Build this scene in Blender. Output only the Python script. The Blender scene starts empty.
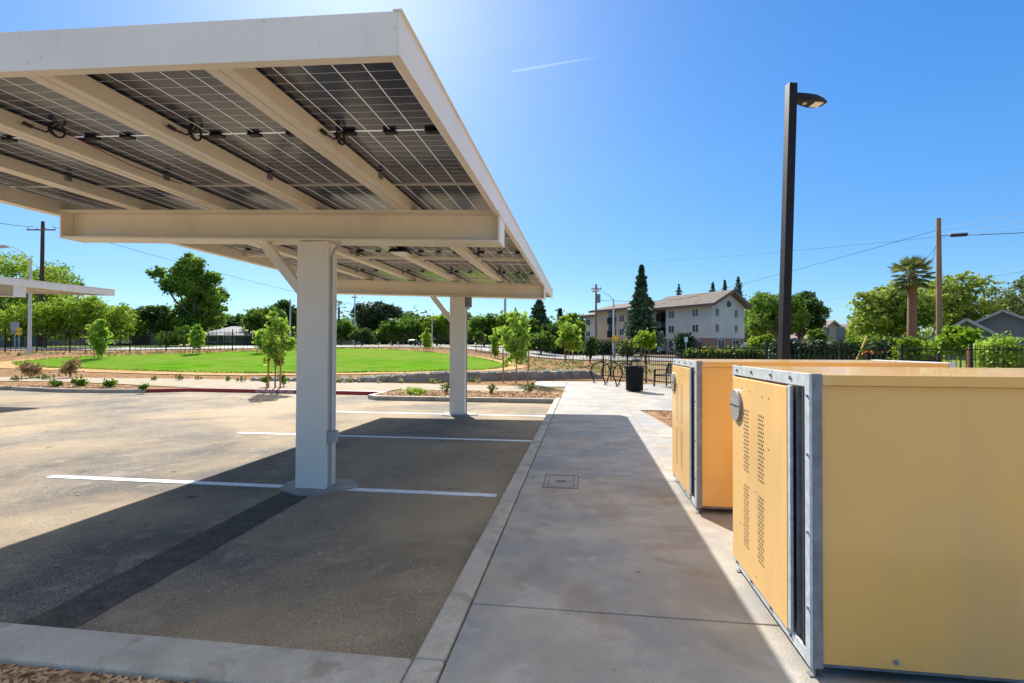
import bpy, bmesh, math, random
import numpy as np
from mathutils import Vector, Matrix
R = math.radians
random.seed(7); rng = np.random.default_rng(7)
S = bpy.context.scene
COL = S.collection

# ------------------------------------------------------------------ camera
F, CX, CY, H, HOR = 512.0, 512.0, 341.5, 1.40, 348.0
YAW, ROLL = R(7.8), R(0.2)
pit = math.atan((HOR-CY)/F)
fw = Vector((-math.sin(YAW)*math.cos(pit), math.cos(YAW)*math.cos(pit), math.sin(pit)))
rt = Vector((math.cos(YAW), math.sin(YAW), 0)); up = rt.cross(fw)
rt, up = rt*math.cos(ROLL)+up*math.sin(ROLL), -rt*math.sin(ROLL)+up*math.cos(ROLL)
cam = bpy.data.cameras.new('camera'); cam.lens = 18; cam.sensor_width = 36
cam.clip_start = 0.05; cam.clip_end = 4000
co = bpy.data.objects.new('camera', cam); COL.objects.link(co)
co.matrix_world = Matrix(((rt.x, up.x, -fw.x, 0), (rt.y, up.y, -fw.y, 0), (rt.z, up.z, -fw.z, H), (0, 0, 0, 1)))
S.camera = co
# ------------------------------------------------------------------ sky, sun, exposure
SUN_EL, SUN_AZ = R(37.5), R(-26.0)      # azimuth from +Y towards +X
W = bpy.data.worlds.new('World'); S.world = W; W.use_nodes = True
nt = W.node_tree; sky = nt.nodes.new('ShaderNodeTexSky'); sky.sky_type = 'NISHITA'
sky.sun_disc = False; sky.sun_elevation = SUN_EL; sky.sun_rotation = SUN_AZ
sky.air_density = 1.0; sky.dust_density = 0.45; sky.ozone_density = 3.0; sky.altitude = 0
bg = nt.nodes['Background']; bg.inputs[1].default_value = 0.122
hsv = nt.nodes.new('ShaderNodeHueSaturation'); hsv.inputs['Saturation'].default_value = 1.9; hsv.inputs['Hue'].default_value = .508
gm = nt.nodes.new('ShaderNodeGamma'); gm.inputs[1].default_value = .55
nt.links.new(sky.outputs[0], gm.inputs[0]); nt.links.new(gm.outputs[0], hsv.inputs['Color']); # clear deep blue down to the tree line, raised overhead, out of frame, as added fill
wtc = nt.nodes.new('ShaderNodeTexCoord'); wsx = nt.nodes.new('ShaderNodeSeparateXYZ'); nt.links.new(wtc.outputs['Generated'], wsx.inputs[0])
wr = nt.nodes.new('ShaderNodeValToRGB'); nt.links.new(wsx.outputs[2], wr.inputs[0]); er = wr.color_ramp.elements
er[0].position = 0.0; er[0].color = (.20, .285, .36, 1); er[1].position = 1.0; er[1].color = (.84, .62, .43, 1)
for p_, c_ in ((.10, (.205, .295, .375, 1)), (.32, (.27, .335, .385, 1)), (.58, (.27, .33, .375, 1)), (.80, (.80, .60, .42, 1))):
    e_ = er.new(p_); e_.color = c_
wm = nt.nodes.new('ShaderNodeMix'); wm.data_type = 'RGBA'; wm.blend_type = 'MULTIPLY'; wm.inputs[0].default_value = 1
nt.links.new(hsv.outputs[0], wm.inputs[6]); nt.links.new(wr.outputs[0], wm.inputs[7])
wv = nt.nodes.new('ShaderNodeVectorMath'); wv.operation = 'SCALE'; wv.inputs['Scale'].default_value = 2.6
nt.links.new(wm.outputs[2], wv.inputs[0])
# unseen bright veil added high overhead to lift and neutralise the shade
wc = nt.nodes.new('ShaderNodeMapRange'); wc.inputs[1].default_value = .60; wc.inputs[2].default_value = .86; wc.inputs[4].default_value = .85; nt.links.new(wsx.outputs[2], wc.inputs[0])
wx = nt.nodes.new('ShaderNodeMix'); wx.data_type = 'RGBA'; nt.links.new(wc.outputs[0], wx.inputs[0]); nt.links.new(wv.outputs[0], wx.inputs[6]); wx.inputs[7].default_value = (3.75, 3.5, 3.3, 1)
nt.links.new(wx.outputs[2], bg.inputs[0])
sl = bpy.data.lights.new('sun', 'SUN'); sl.energy = 2.95; sl.angle = R(0.4); sl.color = (1.0, 0.955, 0.87)
so = bpy.data.objects.new('sun', sl); COL.objects.link(so)
sd = Vector((math.sin(SUN_AZ)*math.cos(SUN_EL), math.cos(SUN_AZ)*math.cos(SUN_EL), math.sin(SUN_EL)))
so.rotation_euler = sd.to_track_quat('Z', 'Y').to_euler(); so.location = (0, 0, 30)
S.view_settings.view_transform = 'Standard'; S.view_settings.look = 'None'
S.view_settings.exposure = 1.6; S.view_settings.gamma = 1
S.cycles.max_bounces = 8; S.cycles.transparent_max_bounces = 8

# ------------------------------------------------------------------ terrain
def T(x, y):
    if y <= 19: return 0.0
    z = .011*(min(y, 140)-19)
    if x < 0:
        s = min((y-19)*(-x), 2500); z += 1.05*s*s/(s*s+330.0**2)
    return z
fwh = Vector((-math.sin(YAW), math.cos(YAW), 0)); rth = Vector((math.cos(YAW), math.sin(YAW), 0))
def P(px, d, dz=0.0):
    """ground point on the bearing of picture column px, d metres ahead"""
    v = fwh*d + rth*(d*(px-CX)/F); return Vector((v.x, v.y, T(v.x, v.y)+dz))
def zrow(px, py, d):
    v = fw+rt*((px-CX)/F)+up*((CY-py)/F); return H+v.z*d

# ------------------------------------------------------------------ materials
MATS = {}
def mat(name, c1, c2=None, scale=8.0, rough=.7, bump=0.0, bscale=None, metal=0.0, detail=6, spec=.5,
        coat=0, trans=0.0, stretch=None, contrast=(.35, .65), c3=None, s3=1.0, r3=(.5, .7), coord='Object'):
    if name in MATS: return MATS[name]
    m = bpy.data.materials.new(name); m.use_nodes = True; MATS[name] = m
    n = m.node_tree.nodes; L = m.node_tree.links; b = n['Principled BSDF']
    b.inputs['Roughness'].default_value = rough; b.inputs['Metallic'].default_value = metal
    b.inputs['Specular IOR Level'].default_value = spec; b.inputs['Coat Weight'].default_value = coat
    b.inputs['Base Color'].default_value = (*c1, 1)
    tc = n.new('ShaderNodeTexCoord'); vec = tc.outputs[coord]
    if stretch:
        mp = n.new('ShaderNodeMapping'); mp.inputs['Scale'].default_value = stretch; L.new(vec, mp.inputs[0]); vec = mp.outputs[0]
    col = None
    if c2:
        nz = n.new('ShaderNodeTexNoise'); nz.inputs['Scale'].default_value = scale; nz.inputs['Detail'].default_value = detail
        L.new(vec, nz.inputs['Vector'])
        cr = n.new('ShaderNodeValToRGB'); cr.color_ramp.elements[0].position = contrast[0]; cr.color_ramp.elements[1].position = contrast[1]
        cr.color_ramp.elements[0].color = (*c1, 1); cr.color_ramp.elements[1].color = (*c2, 1)
        L.new(nz.outputs[0], cr.inputs[0]); col = cr.outputs[0]
    if c3:
        n3 = n.new('ShaderNodeTexNoise'); n3.inputs['Scale'].default_value = s3; n3.inputs['Detail'].default_value = 5
        n3.inputs['Roughness'].default_value = .65
        L.new(vec, n3.inputs['Vector'])
        r_ = n.new('ShaderNodeMapRange'); r_.inputs[1].default_value = r3[0]; r_.inputs[2].default_value = r3[1]
        L.new(n3.outputs[0], r_.inputs[0])
        mx = n.new('ShaderNodeMix'); mx.data_type = 'RGBA'; L.new(r_.outputs[0], mx.inputs[0])
        L.new(col, mx.inputs[6]); mx.inputs[7].default_value = (*c3, 1); col = mx.outputs[2]
    if col: L.new(col, b.inputs['Base Color'])
    if bump:
        nb = n.new('ShaderNodeTexNoise'); nb.inputs['Scale'].default_value = bscale or scale*4; nb.inputs['Detail'].default_value = 5
        L.new(vec, nb.inputs['Vector'])
        bp = n.new('ShaderNodeBump'); bp.inputs['Strength'].default_value = bump; bp.inputs['Distance'].default_value = .02
        L.new(nb.outputs[0], bp.inputs['Height']); L.new(bp.outputs[0], b.inputs['Normal'])
    if trans:
        out = n['Material Output']; tb = n.new('ShaderNodeBsdfTranslucent'); ms = n.new('ShaderNodeMixShader')
        ms.inputs[0].default_value = trans
        if col: L.new(col, tb.inputs[0])
        else: tb.inputs[0].default_value = (*c1, 1)
        L.new(b.outputs[0], ms.inputs[1]); L.new(tb.outputs[0], ms.inputs[2]); L.new(ms.outputs[0], out.inputs[0])
    return m

asphalt = mat('asphalt', (.130, .113, .095), (.185, .158, .125), 3.4, .9, .35, 200, detail=9, c3=(.29, .24, .175), s3=.45, r3=(.45, .72), spec=.3)
def speckle(m, scale=220, amt=.5):
    """fine aggregate grain multiplied into the surface's own colour"""
    n = m.node_tree.nodes; L = m.node_tree.links; b = n['Principled BSDF']
    src = b.inputs['Base Color'].links[0].from_socket
    tc = n.new('ShaderNodeTexCoord'); nz = n.new('ShaderNodeTexNoise'); nz.inputs['Scale'].default_value = scale; nz.inputs['Detail'].default_value = 2
    L.new(tc.outputs['Object'], nz.inputs['Vector'])
    mr = n.new('ShaderNodeMapRange'); mr.inputs[1].default_value = .3; mr.inputs[2].default_value = .7
    mr.inputs[3].default_value = 1-amt; mr.inputs[4].default_value = 1+amt; L.new(nz.outputs[0], mr.inputs[0])
    vm = n.new('ShaderNodeVectorMath'); vm.operation = 'SCALE'; L.new(src, vm.inputs[0]); L.new(mr.outputs[0], vm.inputs['Scale'])
    L.new(vm.outputs[0], b.inputs['Base Color'])
speckle(asphalt, 130, .75); speckle(asphalt, 60, .22)
def stain(m, color, scale, lo, hi, amt, stretch=(1, 1, 1), detail=4, off=(0, 0, 0)):
    """irregular stains or dust of the surface's own, soft edged"""
    n = m.node_tree.nodes; L = m.node_tree.links; b = n['Principled BSDF']; src = b.inputs['Base Color'].links[0].from_socket
    tc = n.new('ShaderNodeTexCoord'); mp = n.new('ShaderNodeMapping'); mp.inputs['Scale'].default_value = stretch; mp.inputs['Location'].default_value = off; L.new(tc.outputs['Object'], mp.inputs[0])
    nz = n.new('ShaderNodeTexNoise'); nz.inputs['Scale'].default_value = scale; nz.inputs['Detail'].default_value = detail; nz.inputs['Distortion'].default_value = .6; L.new(mp.outputs[0], nz.inputs['Vector'])
    mr = n.new('ShaderNodeMapRange'); mr.inputs[1].default_value = lo; mr.inputs[2].default_value = hi; mr.inputs[4].default_value = amt; L.new(nz.outputs[0], mr.inputs[0])
    mx = n.new('ShaderNodeMix'); mx.data_type = 'RGBA'; L.new(mr.outputs[0], mx.inputs[0]); L.new(src, mx.inputs[6]); mx.inputs[7].default_value = (*color, 1); L.new(mx.outputs[2], b.inputs['Base Color'])
stain(asphalt, (.085, .075, .068), 1.3, .46, .66, .6, (1, .7, 1), detail=12); stain(asphalt, (.42, .35, .27), 4.5, .54, .74, .45, detail=12); stain(asphalt, (.50, .37, .21), .28, .40, .58, .62, (1, 1, 1), detail=8, off=(1.5, 0, 0)); stain(asphalt, (.05, .045, .045), 3.2, .68, .72, .7, off=(3, 7, 0)); stain(asphalt, (.55, .50, .42), 60, .70, .74, .7, detail=1)
patch = mat('fresh asphalt', (.085, .075, .066), (.12, .107, .094), 9, .95, .4, 200, spec=.1); speckle(patch, 150, .6)
concrete = mat('concrete', (.345, .31, .26), (.43, .39, .33), 2.4, .66, .2, 90, c3=(.30, .285, .265), s3=1.1, r3=(.46, .60), spec=.25)
speckle(concrete, 140, .14); stain(concrete, (.30, .18, .09), 1.9, .52, .74, .6, off=(5, 1, 0), detail=12); stain(concrete, (.56, .54, .51), 4.5, .56, .74, .40, detail=12); stain(concrete, (.20, .18, .155), 3.5, .56, .76, .55, off=(1, 9, 0), detail=12); stain(concrete, (.12, .10, .08), 26, .72, .75, .7, off=(4, 4, 0), detail=2); stain(concrete, (.26, .27, .29), .8, .50, .62, .45, off=(2, 8, 0), detail=9)
walkc = mat('sidewalk concrete', (.35, .295, .22), (.41, .35, .265), 1.6, .95, .12, 60, spec=.05)
kerbm = mat('kerb concrete', (.41, .365, .295), (.50, .45, .37), 4, .75, .2, 90, c3=(.26, .235, .19), s3=1.4, r3=(.5, .7)); speckle(kerbm, 120, .16); stain(kerbm, (.24, .18, .12), 4, .54, .66, .6, detail=9); stain(kerbm, (.58, .54, .48), 7, .55, .75, .4, detail=10)
redpaint = mat('red paint', (.27, .018, .02), (.36, .03, .03), 5, .5, .1)
whitepaint = mat('white paint', (.62, .62, .60), (.80, .80, .78), 30, .6, .2, 120)
linepaint = mat('line paint', (.66, .66, .66), (.86, .86, .86), 14, .7, .2, 120, contrast=(.3, .5))
steel = mat('cream steel', (.83, .76, .63), (.87, .80, .67), 2.5, .42, .03, 30, spec=.5)
stain(steel, (.60, .52, .40), 2.2, .58, .78, .5, (1, 1, .4))
steelw = mat('pale steel', (.86, .79, .67), (.90, .83, .71), 2.5, .42, .03, 30)
stain(steelw, (.50, .42, .30), 3.0, .60, .80, .5, (1, 1, .35)); stain(steelw, (.30, .22, .14), 30, .72, .76, .6)
alum = mat('aluminium', (.75, .75, .76), None, rough=.35, metal=.9)
galv = mat('galvanised steel', (.46, .50, .54), (.62, .66, .70), 22, .48, .06, 60, metal=.15, detail=3)
galvd = mat('dull galvanised steel', (.17, .178, .19), (.25, .26, .28), 14, .5, .08, 60, metal=.2)
tan = mat('tan enamel', (.84, .51, .185), (.87, .54, .205), 1.2, .30, .015, 4, spec=.5)
tans = mat('tan enamel side', (.84, .465, .125), (.87, .49, .14), .8, .22, .35, 1.4, spec=.5, coat=.35)
for q_ in (tan, tans): stain(q_, (.58, .40, .19), 2.6, .50, .78, .5, (1, 1, .35), detail=10); stain(q_, (.80, .68, .48), 5, .58, .78, .4, (1, 1, .25), detail=10, off=(2, 3, 0)); stain(q_, (.30, .20, .10), 45, .73, .77, .6)
black = mat('black metal', (.008, .008, .009), (.013, .013, .014), 8, .5, spec=.2)
bronze = mat('dark bronze metal', (.008, .006, .007), (.014, .011, .011), 3, .5, spec=.25)
cable = mat('black cable', (.01, .01, .01), None, rough=.5)
greyplastic = mat('grey conduit', (.40, .40, .39), (.46, .46, .45), 6, .5)
dark = mat('dark hole', (.01, .01, .012), None, rough=.9)
lens = mat('lamp lens', (.8, .8, .78), None, rough=.2)
turf = mat('mown grass', (.075, .20, .010), (.12, .28, .017), 1.1, .95, .9, 60, spec=0, c3=(.17, .25, .04), s3=.16, r3=(.4, .6)); speckle(turf, 30, .35)
wildgrass = mat('verge grass', (.10, .17, .03), (.19, .23, .06), .8, .95, .6, 30, spec=0)
granite = mat('decomposed granite', (.42, .28, .13), (.52, .36, .18), 2, .95, .3, 60, spec=0)
mulch = mat('bark mulch', (.16, .085, .045), (.36, .225, .13), 14, .95, 1.0, 40, detail=8, spec=0, c3=(.40, .26, .15), s3=3, r3=(.5, .62)); speckle(mulch, 30, .5)
dirt = mat('dry ground', (.22, .15, .085), (.34, .25, .15), .7, .95, .6, 12, spec=0, c3=(.14, .17, .06), s3=.5, r3=(.52, .68)); speckle(dirt, 9, .4)
road = mat('far road', (.19, .18, .17), (.24, .23, .21), .6, .8)
chip = mat('bark chip', (.42, .23, .11), (.72, .50, .28), 1.5, .9, coord='Object')
bark = mat('tree bark', (.11, .08, .055), (.20, .15, .105), 6, .9, .6, 20, stretch=(1, 1, .3))
barkl = mat('young bark', (.20, .16, .11), (.28, .23, .16), 6, .9, .3, 20)
palmbark = mat('palm bark', (.17, .075, .04), (.28, .14, .08), 7, .9, .8, 14, stretch=(1, 1, 3))
polewood = mat('pole wood', (.17, .10, .055), (.27, .17, .10), 8, .85, .3, 30, stretch=(1, 1, .1))
stakewood = mat('stake wood', (.42, .17, .07), (.50, .22, .10), 8, .8)
def leafm(name, a, b, scale=.7, tr=.48): return mat(name, a, b, scale, .6, trans=tr, detail=3, contrast=(.38, .62), spec=.2)
LF = {
 'bright': leafm('bright leaves', (.15, .26, .015), (.32, .43, .04)),
 'lime':   leafm('lime leaves', (.20, .36, .03), (.36, .50, .07), 2.0, .45),
 'mid':    leafm('mid green leaves', (.07, .15, .015), (.18, .28, .035)),
 'deep':   leafm('deep green leaves', (.05, .11, .022), (.12, .20, .04)),
 'dark':   leafm('dark leaves', (.026, .052, .02), (.065, .105, .035), .7, .2),
 'conifer':leafm('conifer needles', (.045, .085, .045), (.09, .145, .07), .8, .15),
 'olive':  leafm('olive leaves', (.17, .24, .03), (.36, .43, .07)),
 'palm':   leafm('palm fronds', (.09, .13, .03), (.24, .27, .08), 1.0, .3),
 'oak':    leafm('oak leaves', (.085, .18, .018), (.22, .34, .045)),
 'straw':  leafm('straw tufts', (.22, .20, .07), (.30, .34, .10), 1.0, .3),
 'tan':    leafm('dry shrub', (.26, .16, .07), (.34, .25, .10), 3.0, .3),
 'shrub':  leafm('shrub leaves', (.15, .21, .06), (.28, .31, .10), 3.0, .3),
}
# solar laminate: dark cells with pale gaps, light seeps through the gaps
def panel_mat(nx, ny):
    m = bpy.data.materials.new('solar cells'); m.use_nodes = True; n = m.node_tree.nodes; L = m.node_tree.links
    b = n['Principled BSDF']; b.inputs['Roughness'].default_value = .2; b.inputs['IOR'].default_value = 1.5
    tc = n.new('ShaderNodeTexCoord'); sx = n.new('ShaderNodeSeparateXYZ'); L.new(tc.outputs['Object'], sx.inputs[0])
    def line(sock, period, half):
        a = n.new('ShaderNodeMath'); a.operation = 'DIVIDE'; L.new(sock, a.inputs[0]); a.inputs[1].default_value = period
        f_ = n.new('ShaderNodeMath'); f_.operation = 'PINGPONG'; L.new(a.outputs[0], f_.inputs[0]); f_.inputs[1].default_value = .5
        c = n.new('ShaderNodeMath'); c.operation = 'LESS_THAN'; L.new(f_.outputs[0], c.inputs[0]); c.inputs[1].default_value = half/period
        return c.outputs[0]
    l1 = line(sx.outputs[0], nx, .0032); l2 = line(sx.outputs[1], ny, .0020)
    mid = n.new('ShaderNodeMath'); mid.operation = 'ABSOLUTE'; L.new(sx.outputs[1], mid.inputs[0])
    m2 = n.new('ShaderNodeMath'); m2.operation = 'LESS_THAN'; L.new(mid.outputs[0], m2.inputs[0]); m2.inputs[1].default_value = .011
    half2 = n.new('ShaderNodeMath'); half2.operation = 'MULTIPLY'; L.new(l2, half2.inputs[0]); half2.inputs[1].default_value = .45
    mx = n.new('ShaderNodeMath'); mx.operation = 'MAXIMUM'; L.new(l1, mx.inputs[0]); L.new(half2.outputs[0], mx.inputs[1])
    mx2 = n.new('ShaderNodeMath'); mx2.operation = 'MAXIMUM'; L.new(mx.outputs[0], mx2.inputs[0]); L.new(m2.outputs[0], mx2.inputs[1])
    nz = n.new('ShaderNodeTexNoise'); nz.inputs['Scale'].default_value = 3; L.new(tc.outputs['Object'], nz.inputs[0])
    cr = n.new('ShaderNodeValToRGB'); cr.color_ramp.elements[0].color = (.014, .018, .042, 1); cr.color_ramp.elements[1].color = (.045, .052, .085, 1)
    L.new(nz.outputs[0], cr.inputs[0])
    mix = n.new('ShaderNodeMix'); mix.data_type = 'RGBA'; L.new(mx2.outputs[0], mix.inputs[0]); L.new(cr.outputs[0], mix.inputs[6]); mix.inputs[7].default_value = (.62, .60, .56, 1)
    L.new(mix.outputs[2], b.inputs['Base Color'])
    tb = n.new('ShaderNodeBsdfTranslucent'); tb.inputs[0].default_value = (.5, .5, .48, 1)
    fac = n.new('ShaderNodeMath'); fac.operation = 'MULTIPLY'; L.new(mx2.outputs[0], fac.inputs[0]); fac.inputs[1].default_value = .25
    ms = n.new('ShaderNodeMixShader'); L.new(fac.outputs[0], ms.inputs[0]); L.new(b.outputs[0], ms.inputs[1]); L.new(tb.outputs[0], ms.inputs[2])
    L.new(ms.outputs[0], n['Material Output'].inputs[0])
    return m
PANEL = panel_mat(.172, .0965)

# ------------------------------------------------------------------ object helpers
def tag(o, label=None, cat=None, group=None, kind=None):
    if label: o['label'] = label
    if cat: o['category'] = cat
    if group: o['group'] = group
    if kind: o['kind'] = kind
    return o
def empty(name, loc, label, cat, group=None, rz=0):
    o = bpy.data.objects.new(name, None); COL.objects.link(o); o.location = loc; o.rotation_euler = (0, 0, rz)
    o.empty_display_size = .3
    return tag(o, label, cat, group)
class MB:
    def __init__(s): s.v = []; s.f = []
    def add(s, v, f):
        k = len(s.v); s.v += [tuple(p) for p in v]; s.f += [tuple(i+k for i in q) for q in f]; return s
    def box(s, x0, x1, y0, y1, z0, z1):
        return s.add([(x0,y0,z0),(x1,y0,z0),(x1,y1,z0),(x0,y1,z0),(x0,y0,z1),(x1,y0,z1),(x1,y1,z1),(x0,y1,z1)],
                     [(3,2,1,0),(4,5,6,7),(0,1,5,4),(1,2,6,5),(2,3,7,6),(3,0,4,7)])
    def hexa(s, lo, hi):    # four lower and four upper corners
        return s.add(list(lo)+list(hi), [(3,2,1,0),(4,5,6,7),(0,1,5,4),(1,2,6,5),(2,3,7,6),(3,0,4,7)])
    def bar(s, p, q, w, h, upv=(0,0,1)):
        p = Vector(p); q = Vector(q); d = (q-p).normalized(); a = d.cross(Vector(upv))
        if a.length < 1e-4: a = d.cross(Vector((1,0,0)))
        a.normalize(); b = a.cross(d)
        c = [(-w/2,-h/2),(w/2,-h/2),(w/2,h/2),(-w/2,h/2)]
        return s.hexa([p+a*i+b*j for i, j in c], [q+a*i+b*j for i, j in c])
    def tube(s, pts, r, n=8, cap=True):
        pts = [Vector(p) for p in pts]; k = len(pts); rs = r if isinstance(r, (list, tuple)) else [r]*k
        base = len(s.v); prev = None
        for i, p in enumerate(pts):
            d = (pts[min(i+1, k-1)]-pts[max(i-1, 0)]).normalized()
            if prev is None: a = d.cross(Vector((0,0,1)) if abs(d.z) < .9 else Vector((1,0,0)))
            else: a = prev - d*prev.dot(d)
            a.normalize(); prev = a; b = d.cross(a)
            for j in range(n):
                t = 2*math.pi*j/n; s.v.append(tuple(p+(a*math.cos(t)+b*math.sin(t))*rs[i]))
        for i in range(k-1):
            for j in range(n):
                a0 = base+i*n+j; a1 = base+i*n+(j+1) % n
                s.f.append((a0, a1, a1+n, a0+n))
        if cap:
            s.f.append(tuple(base+j for j in range(n))[::-1]); s.f.append(tuple(base+(k-1)*n+j for j in range(n)))
        return s
    def prism(s, poly, z0, z1):
        n = len(poly)
        return s.add([(x,y,z0) for x, y in poly]+[(x,y,z1) for x, y in poly],
                     [tuple(range(n))[::-1], tuple(range(n, 2*n))]+[(i,(i+1) % n,(i+1) % n+n,i+n) for i in range(n)])
    def disc(s, c, r, axis, h, n=20):
        c = Vector(c); a = Vector(axis).normalized(); return s.tube([c, c+a*h], r, n)
    def build(s, name, m, parent=None, smooth=False, bevel=0, local=False, rot=None):
        me = bpy.data.meshes.new(name); v = s.v
        o = bpy.data.objects.new(name, me); COL.objects.link(o)
        if parent is not None:
            if not local:
                w = Vector(parent.location); q = parent
                while q.parent: q = q.parent; w += Vector(q.location)
                v = [(a-w.x, b-w.y, c-w.z) for a, b, c in v]
            o.parent = parent
        me.from_pydata(v, [], s.f); me.materials.append(m)
        bm = bmesh.new(); bm.from_mesh(me); bmesh.ops.recalc_face_normals(bm, faces=bm.faces); bm.to_mesh(me); bm.free()
        if smooth:
            me.polygons.foreach_set('use_smooth', [True]*len(me.polygons)); me.set_sharp_from_angle(angle=R(40))
        if bevel:
            bv = o.modifiers.new('bevel', 'BEVEL'); bv.width = bevel; bv.segments = 2; bv.limit_method = 'ANGLE'; bv.angle_limit = R(40)
        return o
def copy_tree(o, parent=None):
    c = o.copy(); COL.objects.link(c)
    if parent is not None: c.parent = parent
    for ch in list(o.children): copy_tree(ch, c)
    return c
def copy_thing(src, loc, label=None, rz=None, sc=None, mesh=None):
    c = copy_tree(src); c.location = loc
    if label: c['label'] = label
    if rz is not None: c.rotation_euler = (0, 0, rz)
    if sc: c.scale = sc if isinstance(sc, tuple) else (sc,)*3
    return c

# ------------------------------------------------------------------ ground sheets
def drape(name, poly, off, m, cell=2.0, thick=0.0):
    bm = bmesh.new(); vs = [bm.verts.new((x, y, 0)) for x, y in poly]; bm.faces.new(vs)
    xs = [p[0] for p in poly]; ys = [p[1] for p in poly]
    for ax, lo, hi in ((0, min(xs), max(xs)), (1, min(ys), max(ys))):
        k = math.floor(lo/cell)+1
        while k*cell < hi:
            if ax == 0 or k*cell > 18:
                co_ = (k*cell, 0, 0) if ax == 0 else (0, k*cell, 0); no = (1, 0, 0) if ax == 0 else (0, 1, 0)
                if not (ax == 0 and max(ys) < 18):
                    bmesh.ops.bisect_plane(bm, geom=bm.verts[:]+bm.edges[:]+bm.faces[:], plane_co=co_, plane_no=no)
            k += 1
    bmesh.ops.triangulate(bm, faces=bm.faces[:])
    for v in bm.verts: v.co.z = T(v.co.x, v.co.y)+off
    bmesh.ops.recalc_face_normals(bm, faces=bm.faces)
    for f_ in bm.faces:
        if f_.normal.z < 0: f_.normal_flip()
    me = bpy.data.meshes.new(name); bm.to_mesh(me); bm.free(); me.materials.append(m)
    o = bpy.data.objects.new(name, me); COL.objects.link(o); return tag(o, kind='structure')
AS = -.12
# one sheet to the horizon (the parking pit is lowered)
g = MB()
xs = [-1500, -800, -400, -200] + [x for x in range(-130, 62, 2)] + [90, 150, 300, 800, 1500]
ys = [-300, -60, -20, -6, 0, 6, 12] + [y for y in range(18, 132, 2)] + [160, 220, 320, 600, 1800]
# leave the car park basin below: drop those vertices
for y in ys:
    for x in xs: g.v.append((x, y, T(x, y)-.16-(.10 if y <= 16 else 0)))
nx_ = len(xs)
for j in range(len(ys)-1):
    for i in range(nx_-1):
        a = j*nx_+i; g.f.append((a, a+1, a+nx_+1)); g.f.append((a, a+nx_+1, a+nx_))
tag(g.build('ground', dirt), kind='structure')
tag(MB().add([(-90,-15,AS),(-.745,-15,AS),(-.745,16.1,AS),(-90,16.1,AS)], [(0,1,2,3)]).build('parking_lot', asphalt), kind='structure')
drape('dirt_field', [(-128,16.2),(60,16.2),(60,128),(-128,128)], -.03, dirt)
# trench patch
_pr = random.Random(4); _L = []; _Rr = []
for k in range(29):
    t = k/28; y = 2.26+2.75*t; _L.append((-3.03-.09*t+_pr.uniform(-.009,.009), y)); _Rr.append((-2.70-.06*t+_pr.uniform(-.009,.009), y))
_m = MB()
for k in range(28): _m.add([(*_L[k],AS+.003),(*_Rr[k],AS+.003),(*_Rr[k+1],AS+.003),(*_L[k+1],AS+.003)], [(0,1,2,3)])
tag(_m.build('asphalt_patch', patch), kind='structure')
# stall lines
for i, (x0, x1, y) in enumerate([(-6.15,-.87,5.21),(-6.03,-.80,8.34),(-5.9,-.80,11.42),(-24,-18.6,8.3),(-24,-18.6,11.4)]):
    tag(MB().box(x0, x1, y-.055, y+.055, AS+.002, AS+.006).build('parking_line', linepaint), kind='structure')
# walkway slabs with joints
def slabs(name, rects, z=0.0, m=concrete, gap=.009):
    b = MB()
    for x0, x1, y0, y1 in rects: b.box(x0+gap/2, x1-gap/2, y0+gap/2, y1-gap/2, z-.11, z)
    return tag(b.build(name, m, bevel=.006), kind='structure')
yj = [-1.2, .02, 2.77, 5.6, 8.7, 10.7, 12.7, 14.6, 16.4, 18.6, 20.6]
rects = []
for a, b in zip(yj[:-1], yj[1:]):
    rects.append((-.60, 3.4 if a < 8.5 else (1.05 if a < 12.5 else 4.6 if a < 18 else 3.6), a, b))
rects += [(-.6, 2.2, 20.6, 22.2), (-1.9, -.6, 18.7, 22.0)]
slabs('walkway', rects)
tag(MB().box(-.74, 4.6, -1.2, 22.2, -.2, -.035).build('walkway_base', mat('joint grime', (.06, .055, .05), None, rough=.9)), kind='structure')
tag(MB().prism([(1.046,12.6955),(1.3,11.95),(1.55,9.7),(1.60,8.7045),(1.046,8.7045)], -.1, 0).build('walkway_edge', concrete), kind='structure')
tag(MB().prism([(1.31,11.93),(1.57,9.7),(1.62,8.71),(3.4,8.71),(4.6,8.71),(4.6,11.93)], -.1, -.02).build('planting_bed', mulch), kind='structure')
tag(MB().prism([(1.046,12.6955),(1.3,11.9505),(4.6,11.9505),(4.6,12.6955)], -.1, -.0005).build('walkway_edge', concrete), kind='structure')
tag(MB().add([(3.41,-6,-.02),(60,-6,-.02),(60,16.3,-.02),(3.41,16.3,-.02)], [(0,1,2,3)]).build('side_ground', granite), kind='structure')
tag(MB().box(-.605, 14, -14, -1.21, -.2, -.004).build('rear_bounce_apron', concrete), kind='structure')  # unseen pale concrete behind the camera, added to bounce sunlight forward
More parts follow.
